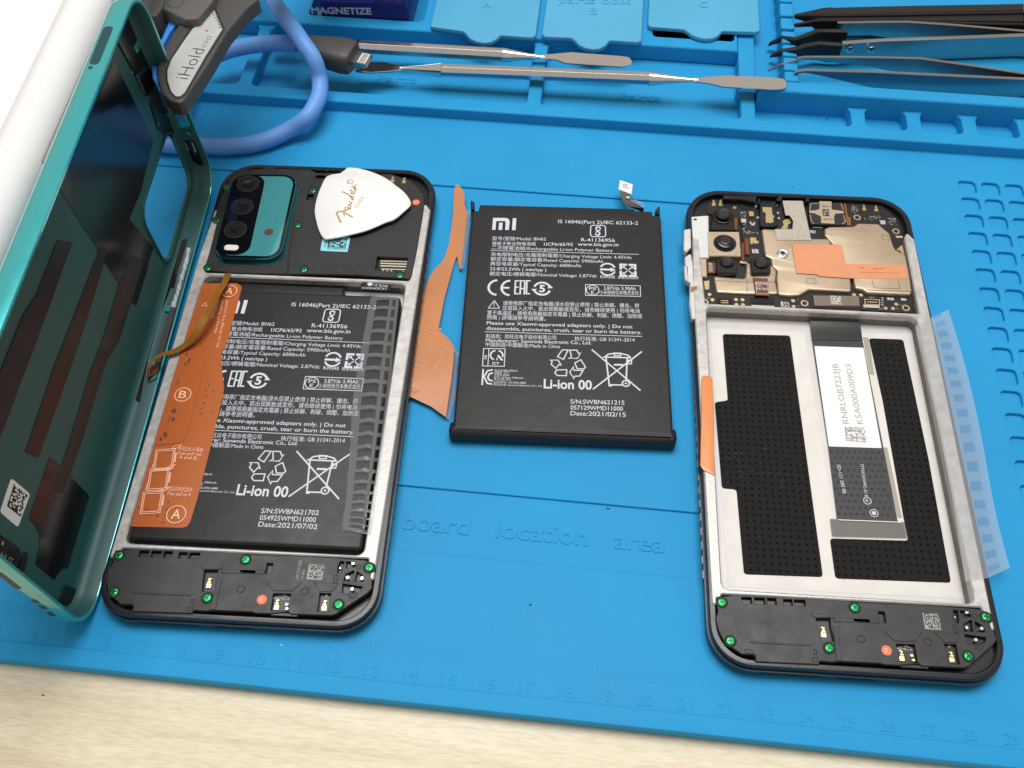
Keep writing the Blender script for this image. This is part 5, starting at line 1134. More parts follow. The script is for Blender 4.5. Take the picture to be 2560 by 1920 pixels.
for a_, b_ in (((570, 985), (715, 1085)), ((1005, 1090), (1125, 1000)), ((970, 720), (1050, 780)), ((600, 760), (690, 705))): stroke(m, P('S1', a_, b_, z=6.6), 0.3, 6.62)
obj('frame_facet', m, MAT['silver'], cm2, smooth=0, recalc=False)
camera('S1', [(710, 1400), (1050, 1400), (1060, 1180), (700, 1150)], 5.0, 7.2, (885, 1200), 2.5, steps=[(1.0, -0.3), (1.0, 0.0), (0.94, 0.15), (0.8, 0.05), (0.78, 0.75), (0.7, 0.85), (0.62, 0.82)])
camera('S1', [(1310, 1400), (1640, 1390), (1635, 1170), (1280, 1150)], 5.0, 7.2, (1480, 1215), 2.6, steps=[(1.0, -0.3), (1.0, 0.0), (0.94, 0.15), (0.8, 0.05), (0.78, 0.75), (0.7, 0.85), (0.62, 0.82)])
m = MB(); prism(m, P('S1', (1000, 440), (1075, 450), (1060, 650), (1010, 645), z=5.6), 4.8, 5.5, 0.1); prism(m, P('S1', (1130, 860), (1180, 880), (1185, 1180), (1135, 1165), z=5.6), 4.8, 5.4, 0.1); prism(m, P('S1', (540, 1190), (690, 1220), (690, 1390), (545, 1390), z=6.0), 5.0, 5.7, 0.1)
prism(m, P('R2', (690, 760), (815, 765), (832, 915), (710, 908), z=6.1), 5.6, 6.0, 0.15); fb = obj('camera_flex', m, MAT['flexbrown'], pr)
m = MB(); prism(m, P('S1', (1180, 780), (1265, 785), (1280, 1075), (1195, 1070), z=5.8), 4.9, 5.7, 0.3); obj('camera_flex', m, MAT['flexbrown'], pr)
m = MB(); stroke(m, P('R2', (712, 797), (812, 800), (822, 900), (722, 898), z=6.1), 0.14, 6.02, True); text(m, 'B02FXNB', FR.q('R2', 716, 820, 6.1), FR.q('R2', 808, 822, 6.1), 0.8, 6.02, 0, 0.01); text(m, '-V1', FR.q('R2', 720, 840, 6.1), FR.q('R2', 760, 842, 6.1), 0.7, 6.02, 0, 0.01); text(m, 'N1261', FR.q('R2', 724, 863, 6.1), FR.q('R2', 812, 866, 6.1), 0.85, 6.02, 0, 0.01)
text(m, 'OQTL30', FR.q('S1', 632, 1370, 5.9), FR.q('S1', 622, 1222, 5.9), 1.0, 5.73, 0, 0.01)
obj('flex_print', m, MAT['print'], fb, smooth=0, recalc=False)
m = MB(); prism(m, P('R2', (212, 598), (294, 600), (300, 752), (220, 750), z=6.3), 4.8, 6.2, 0.2); obj('connector_cover', m, MAT['shield'], pr)
# white bracket and painted rail ends on the left edge
m = MB(); prism(m, rpoly(P('R2', (164, 240), (312, 228), (316, 590), (196, 592), (190, 480), (172, 400), z=6.6), 0.3), 4.9, 6.5, 0.3); wb = obj('white_bracket', m, mat('white_coated_bracket', (0.66, 0.67, 0.67), 0.5, var=0.05, vscale=200), pr)
m = MB()
for x, y in ((198, 266), (208, 558)):
    c_ = FR.q('R2', x, y, 6.6); flatpoly(m, circ(c_[0], c_[1], 0.62, 14, 0.5), 6.52)
obj('ink_mark', m, mat('blue_ink', (0.02, 0.035, 0.16), 0.5), wb, smooth=0)
m = MB()
for q in ([(104, 350), (160, 340), (164, 500), (122, 545), (100, 520)], [(108, 585), (160, 550), (178, 640), (185, 790), (212, 800), (216, 1110), (170, 1110), (150, 980), (155, 800), (130, 790)], [(104, 660), (140, 655), (145, 780), (112, 780)]):
    prism(m, rpoly(P('R2', *q, z=6.7), 0.3), 4.4, 6.6, 0.3)
obj('rail_casting', m, mat('white_coated_casting', (0.62, 0.62, 0.61), 0.5, var=0.08, vscale=250, bump=0.2, bscale=900), pr)
m = MB(); prism(m, P('R2', (160, 838), (214, 832), (216, 862), (164, 882), z=6.9), 6.7, 6.82, 0.05); obj('antenna_cable', m, mat('copper_cable', (0.40, 0.17, 0.08), 0.35, 0.5), pr)
# rim teeth at the top
m = MB()
for pts, zt_ in (([(430, 92), (585, 96), (712, 120), (722, 64), (580, 64), (440, 60)], 6.9), ([(728, 150), (752, 120), (748, 86), (732, 88)], 6.9), ([(885, 105), (935, 110), (940, 64), (905, 60)], 7.0), ([(1135, 118), (1145, 66), (1175, 64), (1165, 112)], 7.0), ([(750, 320), (745, 130), (790, 108), (800, 130), (850, 120), (880, 108), (900, 250), (900, 315), (860, 330), (780, 330)], 6.3)):
    prism(m, P('R2', *pts, z=zt_), 4.5, zt_, 0.15)
obj('rim_tooth', m, MAT['frame_black'], pr)
# earpiece
m = MB(); prism(m, rpoly(P('R2', (1162, 118), (1450, 118), (1482, 312), (1180, 302), z=6.6), 0.6), 4.8, 6.3, 0.25); ep = obj('earpiece', m, MAT['black_plastic'], pr)
m = MB(); xpl = [(1255, 108), (1358, 110), (1362, 180), (1440, 190), (1462, 192), (1466, 212), (1395, 214), (1380, 235), (1385, 300), (1270, 295), (1268, 238), (1215, 212), (1172, 208), (1168, 188), (1215, 188), (1255, 175)]
prism(m, P('R2', *xpl, z=6.6), 6.25, 6.42, 0.05); eo = obj('earpiece_plate', m, MAT['shield'], ep)
m = MB()
for a_ in ([(1182, 130), (1250, 122)], [(1182, 130), (1172, 185)], [(1440, 125), (1460, 180)], [(1175, 222), (1190, 285), (1215, 298)], [(1462, 225), (1478, 285), (1450, 300)]): stroke(m, P('R2', *a_, z=6.6), 0.28, 6.33)
obj('earpiece_rim', m, MAT['silver'], ep, smooth=0, recalc=False)
m = MB(); a_ = FR.q('R2', 1288, 235, 6.6); matrixcode(m, a_[0], a_[1], 2.3, 3.2, 10, 6.45, seed=12); text(m, 'GR11', FR.q('R2', 1280, 160, 6.6), FR.q('R2', 1352, 162, 6.6), 0.9, 6.45); text(m, '6AVS1', FR.q('R2', 1290, 270, 6.6), FR.q('R2', 1378, 273, 6.6), 0.9, 6.45)
obj('earpiece_print', m, MAT['ink'], eo, smooth=0, recalc=False)
m = MB(); prism(m, P('R2', (1462, 128), (1482, 130), (1500, 240), (1522, 245), (1526, 315), (1488, 312), z=5.6), 4.8, 5.5, 0.2); obj('amber_flex', m, MAT['flexamber'], pr)
# display connector board, battery socket, test pads and small components
m = MB(); prism(m, P('R2', (1200, 910), (1592, 915), (1600, 1000), (1212, 1000), z=5.8), 4.8, 5.7, 0.15); cb = obj('connector_cover', m, mat('taupe_stiffener', (0.20, 0.165, 0.13), 0.4, 0.3), pr)
m = MB(); prism(m, P('R2', (1212, 1002), (1602, 1002), (1606, 1030), (1216, 1028), z=5.6), 4.8, 5.45, 0.2); obj('amber_flex', m, MAT['flexamber'], pr)
m = MB(); a_ = FR.q('R2', 1358, 985, 5.8); matrixcode(m, a_[0], a_[1], 3.2, 3.4, 11, 5.72, seed=15, dens=0.6)
a_ = FR.q('R2', 1175, 380, 5); matrixcode(m, a_[0], a_[1], 1.9, 1.3, 7, 4.83, seed=2, dens=0.65); a_ = FR.q('R2', 684, 548, 5.1); matrixcode(m, a_[0], a_[1], 2.2, 1.8, 8, 4.83, seed=7, dens=0.6)
a_ = FR.q('R2', 930, 1010, 5); matrixcode(m, a_[0], a_[1], 2.8, 2.2, 10, 4.83, seed=6, dens=0.45)
for (x0, y0, x1, y1) in ((1748, 960, 1752, 1000),): pass
rs = random.Random(5)
def chips(k, x0, y0, x1, y1, n, s0, s1):
    for _ in range(n):
        c_ = FR.q(k, rs.uniform(x0, x1), rs.uniform(y0, y1), 4.9); a_, b_ = rs.uniform(s0, s1), rs.uniform(s0, s1)*0.7; box(m, c_[0]-a_, c_[1]-b_, 4.78, c_[0]+a_, c_[1]+b_, 4.95)
chips('R2', 585, 200, 630, 250, 22, 0.08, 0.2); chips('R2', 600, 300, 625, 355, 9, 0.1, 0.22); chips('R2', 610, 365, 730, 388, 26, 0.08, 0.2); chips('R2', 1640, 235, 1770, 275, 24, 0.08, 0.2); chips('R2', 1840, 255, 1910, 315, 40, 0.08, 0.15); chips('R2', 1525, 150, 1585, 220, 36, 0.08, 0.18)
for x, y in ((718, 155), (730, 250), (895, 140), (900, 210), (908, 255)):
    c_ = FR.q('R2', x, y, 5); prism(m, circ(c_[0], c_[1], 0.5, 14), 4.78, 5.0, 0.1)
for x in (1790, 1800): 
    for y in (935, 955, 975, 995): 
        if x == 1790: c_ = FR.q('R2', x, y, 5); box(m, c_[0]-0.3, c_[1]-0.18, 4.78, c_[0]+0.3, c_[1]+0.18, 5.0)
for x, y in ((1838, 943), (1850, 943), (1868, 945), (1880, 945), (1955, 948), (1968, 948), (1985, 950), (668, 295), (680, 310), (700, 300), (692, 312)):
    c_ = FR.q('R2', x, y, 5); box(m, c_[0]-0.3, c_[1]-0.5, 4.78, c_[0]+0.3, c_[1]+0.5, 5.1, 0.08)
for x0 in (390, 675):
    q = P('R2', (x0, 988), (x0 + 110 + (85 if x0 > 400 else 0), 998), z=5); box(m, q[0][0], q[0][1]-0.9, 4.78, q[1][0], q[0][1]-0.35, 5.1, 0.05)
box(m, *P('R2', (1630, 1015), z=5)[0], 4.78, *[a + b for a, b in zip(P('R2', (1765, 1010), z=5)[0], (0, 0.5))], 5.05)
q = P('R2', (1905, 412), (1965, 420), z=5); box(m, q[0][0], q[0][1]-0.5, 4.78, q[1][0], q[0][1]+0.4, 5.0, 0.1)
q = P('R2', (1195, 325), (1280, 335), z=5); box(m, q[0][0], q[0][1]-0.5, 4.78, q[1][0], q[0][1]+0.2, 5.0, 0.1)
for x, y in ((1795, 290), (610, 275)): c_ = FR.q('R2', x, y, 5.2); box(m, c_[0]-0.9, c_[1]-0.9, 4.78, c_[0]+0.9, c_[1]+0.9, 5.2, 0.15)
obj('board_component', m, mat('pale_solder_metal', (0.58, 0.57, 0.55), 0.35, 0.5), pr)
m = MB()
for x, y in ((320, 905), (345, 950), (545, 948), (600, 950), (548, 992), (604, 993), (1550, 908), (1608, 910), (1908, 988), (1818, 1022), (1880, 1024), (1030, 958), (1035, 1008), (533, 165)):
    c_ = FR.q('R2', x, y, 4.85); flatpoly(m, circ(c_[0], c_[1], 0.62, 18), 4.83)
for x, y in ((1575, 250), (1905, 368), (1128, 980), (1990, 1020), (278, 970)):
    c_ = FR.q('R2', x, y, 4.85); stroke(m, circ(c_[0], c_[1], 1.0, 24), 0.45, 4.84, True)
for x, y in ((355, 125), (415, 125)): c_ = FR.q('R2', x, y, 5.2); spring_contact(m, c_[0], c_[1]-0.2, 4.8, 0.95)
for x, y in ((1635, 165), (1738, 172)): c_ = FR.q('R2', x, y, 5.2); spring_contact(m, c_[0], c_[1]-0.2, 4.8, 0.9)
c_ = FR.q('R2', 675, 218, 5.6); box(m, c_[0]-0.9, c_[1]-1.1, 4.78, c_[0]+0.9, c_[1]+1.1, 5.7, 0.15)
q = P('R2', (768, 160), (850, 165), (855, 225), (872, 240), (860, 265), (868, 285), (840, 300), (815, 292), (800, 300), (795, 255), (800, 215), (772, 200), z=6.4); prism(m, q, 6.28, 6.4, 0.05)
q = P('R2', (925, 345), (985, 345), (990, 310), (1010, 300), (1030, 275), (1000, 258), (960, 262), (940, 285), (950, 310), z=5.2); prism(m, q, 4.78, 5.1, 0.1)
q = P('R2', (665, 418), (715, 420), (720, 445), (740, 450), (735, 470), (700, 470), (690, 455), (690, 475), (668, 475), z=5); prism(m, q, 4.78, 4.9, 0.02)
q = P('R2', (268, 790), (320, 785), (318, 860), (280, 865), z=5); prism(m, q, 4.78, 5.0, 0.1)
q = P('R2', (1905, 520), (1945, 485), (1965, 480), (1985, 560), (1968, 562), (1940, 530), z=5.6); prism(m, q, 4.78, 5.5, 0.25)
q = P('R2', (790, 935), (830, 930), (835, 945), (858, 955), (855, 975), (795, 975), z=5); prism(m, q, 4.78, 4.95, 0.05)
q = P('R2', (1640, 945), (1765, 950), (1768, 992), (1645, 988), z=5.2); stroke(m, q, 0.3, 5.1, True); stroke(m, P('R2', (1660, 968), (1750, 970), z=5.2), 0.35, 5.1); stroke(m, P('R2', (415, 955), (480, 957), z=5.2), 0.3, 5.0); stroke(m, P('R2', (415, 972), (480, 974), z=5.2), 0.25, 5.0)
obj('gold_pad', m, MAT['gold'], pr)
m = MB()
for pts in ([(388, 935), (512, 940), (512, 985), (390, 982)], [(1632, 935), (1775, 940), (1775, 1002), (1635, 998)], [(670, 925), (872, 930), (872, 985), (672, 980)]): prism(m, rpoly(P('R2', *pts, z=5.1), 0.3), 4.78, 5.0, 0.08)
obj('socket', m, MAT['flexblack'], pr)
for x, y, r in ((1805, 220, 1.1), (605, 155, 1.0)):
    m = MB(); c_ = FR.q('R2', x, y, 5); flatpoly(m, circ(c_[0], c_[1], r, 20), 4.835); obj('screw_hole', m, MAT['hole'], pr, smooth=0)
m = MB()
for s_, a_, b_ in (('VBAT', (1678, 935), (1730, 938)), ('GND', (1757, 1032), (1795, 1034)), ('IO', (1905, 1030), (1928, 1032)), ('TX', (1930, 1000), (1952, 1002)), ('T', (1068, 955), (1078, 955)), ('R', (1075, 1012), (1085, 1012)), ('+', (1640, 1030), (1652, 1030)), ('LPO', (290, 940), (325, 942)), ('RL', (330, 995), (352, 997))): text(m, s_, FR.q('R2', *a_, 4.85), FR.q('R2', *b_, 4.85), 0.6, 4.83)
obj('board_print', m, MAT['printgrey'], pb_, smooth=0, recalc=False)
# milky film over the right rail, and the orange tab on the left rail
m = MB()
inn = [(1402, 130), (1470, 420), (1545, 760), (1625, 1180), (1690, 1600)]; mid = [(1492, 78), (1560, 330), (1640, 700), (1730, 1180), (1815, 1580)]; outr = [(1592, 32), (1682, 330), (1768, 690), (1860, 1180), (1946, 1520)]
zi, zm, zo = 6.85, 6.95, 4.6
I_ = spline([(*p_, zi) for p_ in P('R3', *inn, z=zi)], 9); M_ = spline([(*p_, zm) for p_ in P('R3', *mid, z=zm)], 9); O_ = spline([(*p_, zo) for p_ in P('R3', *outr, z=zo)], 9)
n = len(I_); vs = []; fs = []
for i in range(n): vs += [tuple(I_[i]), tuple(M_[i]), tuple(M_[i].lerp(O_[i], 0.12)), tuple(M_[i].lerp(O_[i], 0.62)), tuple(O_[i])]
for i in range(n-1):
    for j in range(4):
        if j == 2 and i % 2 == 0: continue
        fs.append([i*5+j, i*5+j+1, (i+1)*5+j+1, (i+1)*5+j])
m.add(vs, fs); fl_ = obj('clear_film', m, MAT['haze_film'], pr, smooth=80)
m = MB(); fs = [[i*5+2, i*5+3, (i+1)*5+3, (i+1)*5+2] for i in range(0, n-1, 2)]; m.add(vs, fs); obj('film_window', m, film('clear_film_window', (0.5, 0.52, 0.55), (0.95, 0.96, 0.97), 0.24, 0.28), fl_, smooth=80)
m = MB()
L_ = P('R3', (168, 425), (170, 600), (168, 800), (163, 900), (168, 935), z=7.1); R__ = P('R3', (232, 425), (240, 600), (244, 800), (246, 960), (240, 1000), z=7.1)
prism(m, rpoly(P('R3', (178, 412), (222, 412), (234, 430), (242, 620), (246, 990), (225, 975), (180, 955), (163, 930), (165, 800), (170, 600), (168, 430), z=7.1), 0.5, 3), 6.8, 7.1, 0.25, seg=3); obj('pull_tab', m, mat('orange_tab_on_rail', (0.72, 0.25, 0.07), 0.3, coat=0.3), pr)
# ================================================================== picks on the left phone
def pick(label, pts, z, zz=0.75):
    q = W('P', pts, z); cx = sum(p[0] for p in q)/len(q); cy = sum(p[1] for p in q)/len(q)
    r = thing('guitar_pick', label, 'guitar pick', (cx, cy, z - zz), 0, 'guitar picks')
    q = [(p.x, p.y) for p in spline([(a - cx, b - cy, 0) for a, b in q], 5, True)]
    m = MB(); prism(m, q, 0.0, zz, 0.25, chb=0.15); obj('plate', m, MAT['white_pick'], r, smooth=60)
    return r, cx, cy, z - zz
LRp = lambda *pts: [(820 + x*300/1555, 400 + y*300/1555) for x, y in pts]
K2p = lambda *pts: [(760 + x*860/2212, y*860/2212) for x, y in pts]
pick('white guitar pick lying under the gold lettered one on the left phone', K2p((232, 1118), (262, 1090), (288, 1074), (380, 1086), (480, 1120), (560, 1165), (610, 1215), (630, 1290), (600, 1370), (560, 1420), (440, 1400), (320, 1300), (240, 1180)), 7.9, 0.7)
pk, cx, cy, zb = pick('white guitar pick with gold script lettering lying on top on the left phone', K2p((150, 1130), (110, 1195), (82, 1270), (68, 1350), (78, 1420), (100, 1490), (128, 1530), (160, 1533), (260, 1515), (400, 1480), (520, 1430), (585, 1405), (640, 1360), (678, 1325), (687, 1302), (670, 1265), (630, 1220), (560, 1170), (480, 1128), (400, 1110), (330, 1100), (240, 1110)), 8.9, 0.75)
m = MB(); zt = 0.765
LP_ = lambda x, y: (lambda q: (q[0]-cx, q[1]-cy))(W('LR', [(x, y)], 8.9)[0])
for pts, w in (([(168, 815), (145, 770), (125, 720), (112, 690), (128, 672), (170, 668), (215, 660), (240, 645)], 0.62), ([(322, 742), (270, 715), (225, 690), (185, 665)], 0.55), ([(215, 725), (205, 690), (212, 650)], 0.4),
               ([(232, 605), (222, 625), (240, 650), (262, 640), (258, 615), (285, 635), (295, 615), (285, 600)], 0.42), ([(268, 540), (290, 545), (310, 560), (280, 575), (268, 590), (300, 585)], 0.42), ([(180, 410), (235, 432), (285, 465), (300, 490), (318, 515), (330, 490), (310, 470), (292, 480)], 0.45),
               ([(282, 400), (300, 390), (318, 420), (300, 430), (330, 440), (350, 420), (345, 395)], 0.42), ([(300, 340), (330, 350), (345, 375), (362, 385), (345, 350), (365, 320)], 0.42)):
    stroke(m, [(p.x, p.y) for p in spline([(*LP_(x, y), 0) for x, y in pts], 4)], w, zt)
c_ = LP_(288, 282); stroke(m, circ(c_[0], c_[1], 1.0, 18), 0.22, zt, True); text(m, 'R', LP_(280, 298), LP_(282, 268), 0.9, zt)
text(m, 'THIN', LP_(390, 632), LP_(470, 488), 1.35, zt, 0, -0.006)
obj('gold_lettering', m, MAT['goldprint'], pk, smooth=0, recalc=False)

# ================================================================== teal back cover standing on its long edge
cvO = Vector((41.81261, 83.33659, 1.5367)); cu = Vector((-0.02655, -0.01439, 0.99954)); cv = Vector((-0.06873, 0.99756, 0.01254)); cw_v = cu.cross(cv) * -1
cwn = Vector((0.99728, 0.06836, 0.02747))
cover = thing('back_cover', 'teal phone back cover standing on edge, dark strips and films on its inner face', 'phone cover')
lx = -cu
cover.matrix_world = Matrix(((lx.x, cv.x, cwn.x, cvO.x*S), (lx.y, cv.y, cwn.y, cvO.y*S), (lx.z, cv.z, cwn.z, cvO.z*S), (0, 0, 0, 1)))
H_ = 7.5; UW = 77.8; VH = 82.25
def CU(k, pts, w):      # photo point -> (local x, y) on the plane at depth w inside the cover
    r = []
    for x, y in pts:
        X = onplane(k, x, y, cvO + cwn * w, cwn) - cvO; r.append((-X.dot(cu), X.dot(cv)))
    return r
outl = ccw(rpoly([(0, -VH), (0, VH), (-UW, VH), (-UW, -VH)], 10.5, 10))
hole = rpoly([(-3.9, 38.3), (-3.9, 76.6), (-28.6, 76.6), (-28.6, 38.3)], 6.0, 8)
m = MB()
walls(m, [(inset(outl, 3.6), 0.0), (inset(outl, 2.2), 0.35), (inset(outl, 1.0), 1.1), (inset(outl, 0.3), 2.2), (outl, 3.6), (inset(outl, 0.05), 5.6), (inset(outl, 0.45), H_-0.15), (inset(outl, 0.65), H_), (inset(outl, 1.35), H_), (inset(outl, 1.5), H_-0.25)], 1)
walls(m, [(inset(outl, 1.5), H_-0.25), (inset(outl, 1.7), 4.0), (inset(outl, 2.0), 2.4), (inset(outl, 2.9), 1.4), (inset(outl, 4.4), 1.05)], 0)
fl = inset(outl, 4.4); hin = cw(inset(ccw(hole), -0.9))
cap(m, [fl, hin], 1.05, True, 0); cap(m, [inset(outl, 3.6), cw(hole)], 0.0, False, 1)
walls(m, [(cw(hole), 0.0), (cw(hole), 1.5), (hin, 1.6), (hin, 1.05)], 0)
obj('shell', m, [MAT['teal'], MAT['teal_wall']], cover, smooth=35, recalc=True)
def cfilm(name, k, pts, w, mt, t=0.08, r=0.3, **kw):
    m = MB(); prism(m, rpoly(CU(k, pts, w), r, 3), w, w + t, 0.0); return obj(name, m, mt, cover, **kw)
def wallpart(name, ks, mt, side, depth=1.75, t=0.35, r=0.25, wmin=1.3, wmax=7.1):
    """flat part lying on the inner face of a side wall: side 'u' = resting long edge, 'v' = upper short edge"""
    q = []
    for k, x, y in ks:
        if side == 'u': X = onplane(k, x, y, cvO + cu*depth, cu) - cvO; q.append((X.dot(cv), min(wmax, max(wmin, X.dot(cwn)))))
        else: X = onplane(k, x, y, cvO + cv*(VH - depth), cv) - cvO; q.append((-X.dot(cu), min(wmax, max(wmin, X.dot(cwn)))))
    m = MB(); prism(m, rpoly(clean(q), r, 3), 0, t, 0.08 if t > 0.2 else 0)
    if side == 'u': m.v = [(-depth - z, x, y) for x, y, z in m.v]
    else: m.v = [(x, VH - depth - z, y) for x, y, z in m.v]
    return obj(name, m, mt, cover)
# big glossy film at the top, slanted edges
cfilm('glossy_film', 'C4', [(438, -170), (545, 90), (555, 190), (575, 330), (555, 470), (585, 510), (640, 620), (655, 680), (590, 850), (565, 820), (578, 770), (540, 740), (517, 745), (455, 655), (412, 590), (345, 480), (300, 405), (258, 330), (230, 300)], 1.10, MAT['blackfilm'], r=0.2) if False else None
gf = [('K1', 735, 390), ('K1', 760, 440), ('K1', 985, 905), ('K1', 905, 1230), ('K1', 830, 1410), ('K1', 990, 1590), ('C5', 1240, 150), ('C5', 1225, 230), ('C5', 1130, 545), ('C5', 1088, 515), ('C5', 1092, 480), ('C5', 990, 365), ('C5', 870, 190), ('C5', 800, 60), ('K1', 515, 1430), ('K1', 445, 1320), ('K1', 385, 1205), ('K1', 470, 1000), ('K1', 620, 650)]
m = MB(); q = [CU(k, [(x, y)], 1.1)[0] for k, x, y in gf]; q = [(max(p[0], -73.0), p[1]) for p in q]; prism(m, rpoly(q, 0.4, 3), 1.06, 1.16); obj('glossy_film', m, MAT['blackfilm'], cover)
# three long adhesive strips
for pts in ([(480, 0), (300, 460), (200, 610), (165, 690), (0, 1100), (-180, 1560), (-60, 1800), (0, 1640), (355, 700), (600, 20)], [(845, 30), (640, 560), (440, 1080), (245, 1659), (210, 1760), (320, 1800), (370, 1659), (560, 1130), (720, 660), (850, 230), (880, 110)],
            [(1090, 120), (985, 380), (860, 800), (740, 1120), (580, 1659), (440, 2100), (520, 2100), (680, 1659), (885, 990), (985, 840), (1090, 510), (1190, 180)]):
    q = CU('C5', pts, 1.2); q = [(max(p[0], -73.3), p[1]) for p in q]
    m = MB(); prism(m, rpoly(q, 0.3, 2), 1.15, 1.26); obj('adhesive_strip', m, MAT['brownfilm'], cover)
m = MB(); q = CU('C6', [(345, 392), (418, 455), (430, 450), (480, 520), (618, 660), (470, 1160), (435, 1165), (400, 1200), (375, 1243), (245, 1135), (278, 990), (270, 920), (250, 870), (200, 820)], 1.2); prism(m, rpoly(q, 0.5, 3), 1.10, 1.2); obj('glossy_film', m, MAT['blackfilm'], cover)
# code sticker
st = CU('C6', [(80, 540), (210, 650), (125, 880), (2, 775)], 1.2)
m = MB(); prism(m, rpoly(st, 0.8, 4), 1.06, 1.18); stk = obj('code_label', m, MAT['paper'], cover)
sv = [Vector(p) for p in st]; ex, ey = sv[1]-sv[0], sv[3]-sv[0]
m = MB(); m2 = MB(); matrixcode(m2, 0.18, 0.26, 0.72, 0.66, 14, 0, seed=44)
m.add([(*(sv[3] + ex*(y*0.0 + x) - ey*(y)), 1.20) for x, y, z in m2.v], m2.f)
obj('label_print', m, MAT['ink'], stk, smooth=0, recalc=False)
# antenna circuit along the top edge, with flat dark flex and pads
def cpoly(name, ks, w, mt, t=0.15, r=0.3): 
    m = MB(); q = [CU(k, [(x, y)], w)[0] for k, x, y in ks]; prism(m, rpoly(q, r, 3), w - 0.02, w + t); return obj(name, m, mt, cover)
cpoly('antenna_flex', [('K1', 830, 75), ('K1', 745, 245), ('K1', 960, 650), ('K1', 1020, 830), ('K1', 1105, 890), ('K1', 1115, 850), ('K1', 1085, 760), ('K1', 1060, 730), ('K1', 1150, 690), ('K1', 1040, 640), ('K1', 985, 500), ('K1', 1020, 330), ('K1', 945, 180), ('K1', 880, 80)], 1.4, MAT['flexblack'])
cpoly('antenna_flex', [('C3', 405, 285), ('C3', 385, 335), ('C3', 460, 480), ('C3', 530, 620), ('C3', 545, 700), ('C3', 545, 800), ('C3', 600, 855), ('C3', 612, 790), ('C3', 590, 700), ('C3', 620, 630), ('C3', 660, 600), ('C3', 600, 430), ('C3', 560, 330), ('C3', 470, 320)], 1.7, MAT['flexblack']) if False else wallpart('antenna_flex', [('C3', *p_) for p_ in ((405, 285), (385, 335), (460, 480), (530, 620), (545, 700), (545, 800), (600, 855), (612, 790), (590, 700), (620, 630), (660, 600), (600, 430), (560, 330), (470, 320))], MAT['flexblack'], 'v', 1.8, 0.25)
cpoly('antenna_flex', [('C3', 640, 640), ('C3', 665, 650), ('C3', 672, 750), ('C3', 650, 860), ('C3', 625, 850), ('C3', 630, 760)], 4.2, MAT['flexblack']) if False else wallpart('antenna_flex', [('C3', *p_) for p_ in ((640, 640), (665, 650), (672, 750), (650, 860), (625, 850), (630, 760))], MAT['flexblack'], 'v', 1.8, 0.5)
cpoly('moulded_boss', [('C3', 330, 90), ('C3', 470, 60), ('C3', 530, 190), ('C3', 420, 210), ('C3', 340, 170)], 2.2, MAT['teal'], 0.5, 0.8) if False else wallpart('moulded_boss', [('C3', *p_) for p_ in ((330, 90), (470, 60), (530, 190), (420, 210), (340, 170))], MAT['teal_wall'], 'v', 1.8, 0.5, 0.6)
holeblue = mat('painted_blue_hole_light', (0.03, 0.33, 0.72), 0.6)  # opaque discs; the blue light through the openings is painted on
for x, y, r in ((440, 132, 1.0), (512, 266, 0.42)):
    wallpart('painted_earphone_opening', [('C3', x + r*50*math.cos(t) + r*16*math.sin(t), y + r*30*math.sin(t) + r*22*math.cos(t)) for t in [k*math.pi/10 for k in range(20)]], holeblue, 'v', 2.35, 0.06, 0)
for pts in ([(478, 515), (520, 505), (530, 520), (488, 530)], [(490, 545), (528, 535), (534, 548), (496, 558)], [(500, 572), (536, 562), (542, 575), (508, 585)], [(512, 598), (546, 590), (548, 602), (520, 612)], [(465, 500), (512, 432), (505, 505)]):
    wallpart('moulded_rib', [('C3', *p_) for p_ in pts], MAT['teal_wall'], 'v', 2.06, 0.2, 0.05)
for pts in ([(470, 348), (482, 345), (518, 418), (505, 424)], [(535, 348), (548, 345), (582, 432), (568, 440)], [(590, 640), (615, 636), (622, 720), (605, 735)]):
    wallpart('antenna_print', [('C3', *p_) for p_ in pts], MAT['printgrey'] if pts[0][1] < 600 else MAT['teal_wall'], 'v', 2.06, 0.05, 0.05)
m = MB()
for k_, x, y, w_, h_ in (('K1', 880, 300, 1.2, 3.2), ('K1', 970, 345, 0.9, 0.9), ('C2', 470, 640, 0.9, 2.4)):
    c_ = CU(k_, [(x, y)], 1.7)[0]; prism(m, rr(c_[0]-w_, c_[1]-h_/2, c_[0]+w_, c_[1]+h_/2, 0.3), 1.5, 2.0, 0.1)
obj('moulded_boss', m, MAT['teal_wall'], cover)
m = MB()
for k_, x, y in (('K1', 880, 200), ('K1', 852, 465), ('K1', 1018, 800), ('K1', 1070, 690), ('C3', 372, 28), ('C3', 235, 185)):
    c_ = CU(k_, [(x, y)], 1.9)[0]; flatpoly(m, circ(c_[0], c_[1], 0.35, 10), 1.9)
for s_, a_, b_ in (('S JVG21 VFL', ('K1', 878, 490), ('K1', 960, 670)), ):
    text(m, s_, CU(a_[0], [a_[1:]], 1.6)[0], CU(b_[0], [b_[1:]], 1.6)[0], 0.9, 1.6)
obj('antenna_print', m, MAT['printgrey'], cover, smooth=0, recalc=False)
# grille pattern moulded near the film's edge
m = MB()
for i in range(4):
    for j in range(2):
        c_ = CU('K1', [(560 + i*17 + j*22, 745 + i*38 + j*8)], 1.2)[0]; stroke(m, rr(c_[0]-0.9, c_[1]-0.8, c_[0]+0.9, c_[1]+0.8, 0.3, 2), 0.28, 1.19, True)
obj('grille_pattern', m, MAT['teal'], cover, smooth=0, recalc=False)
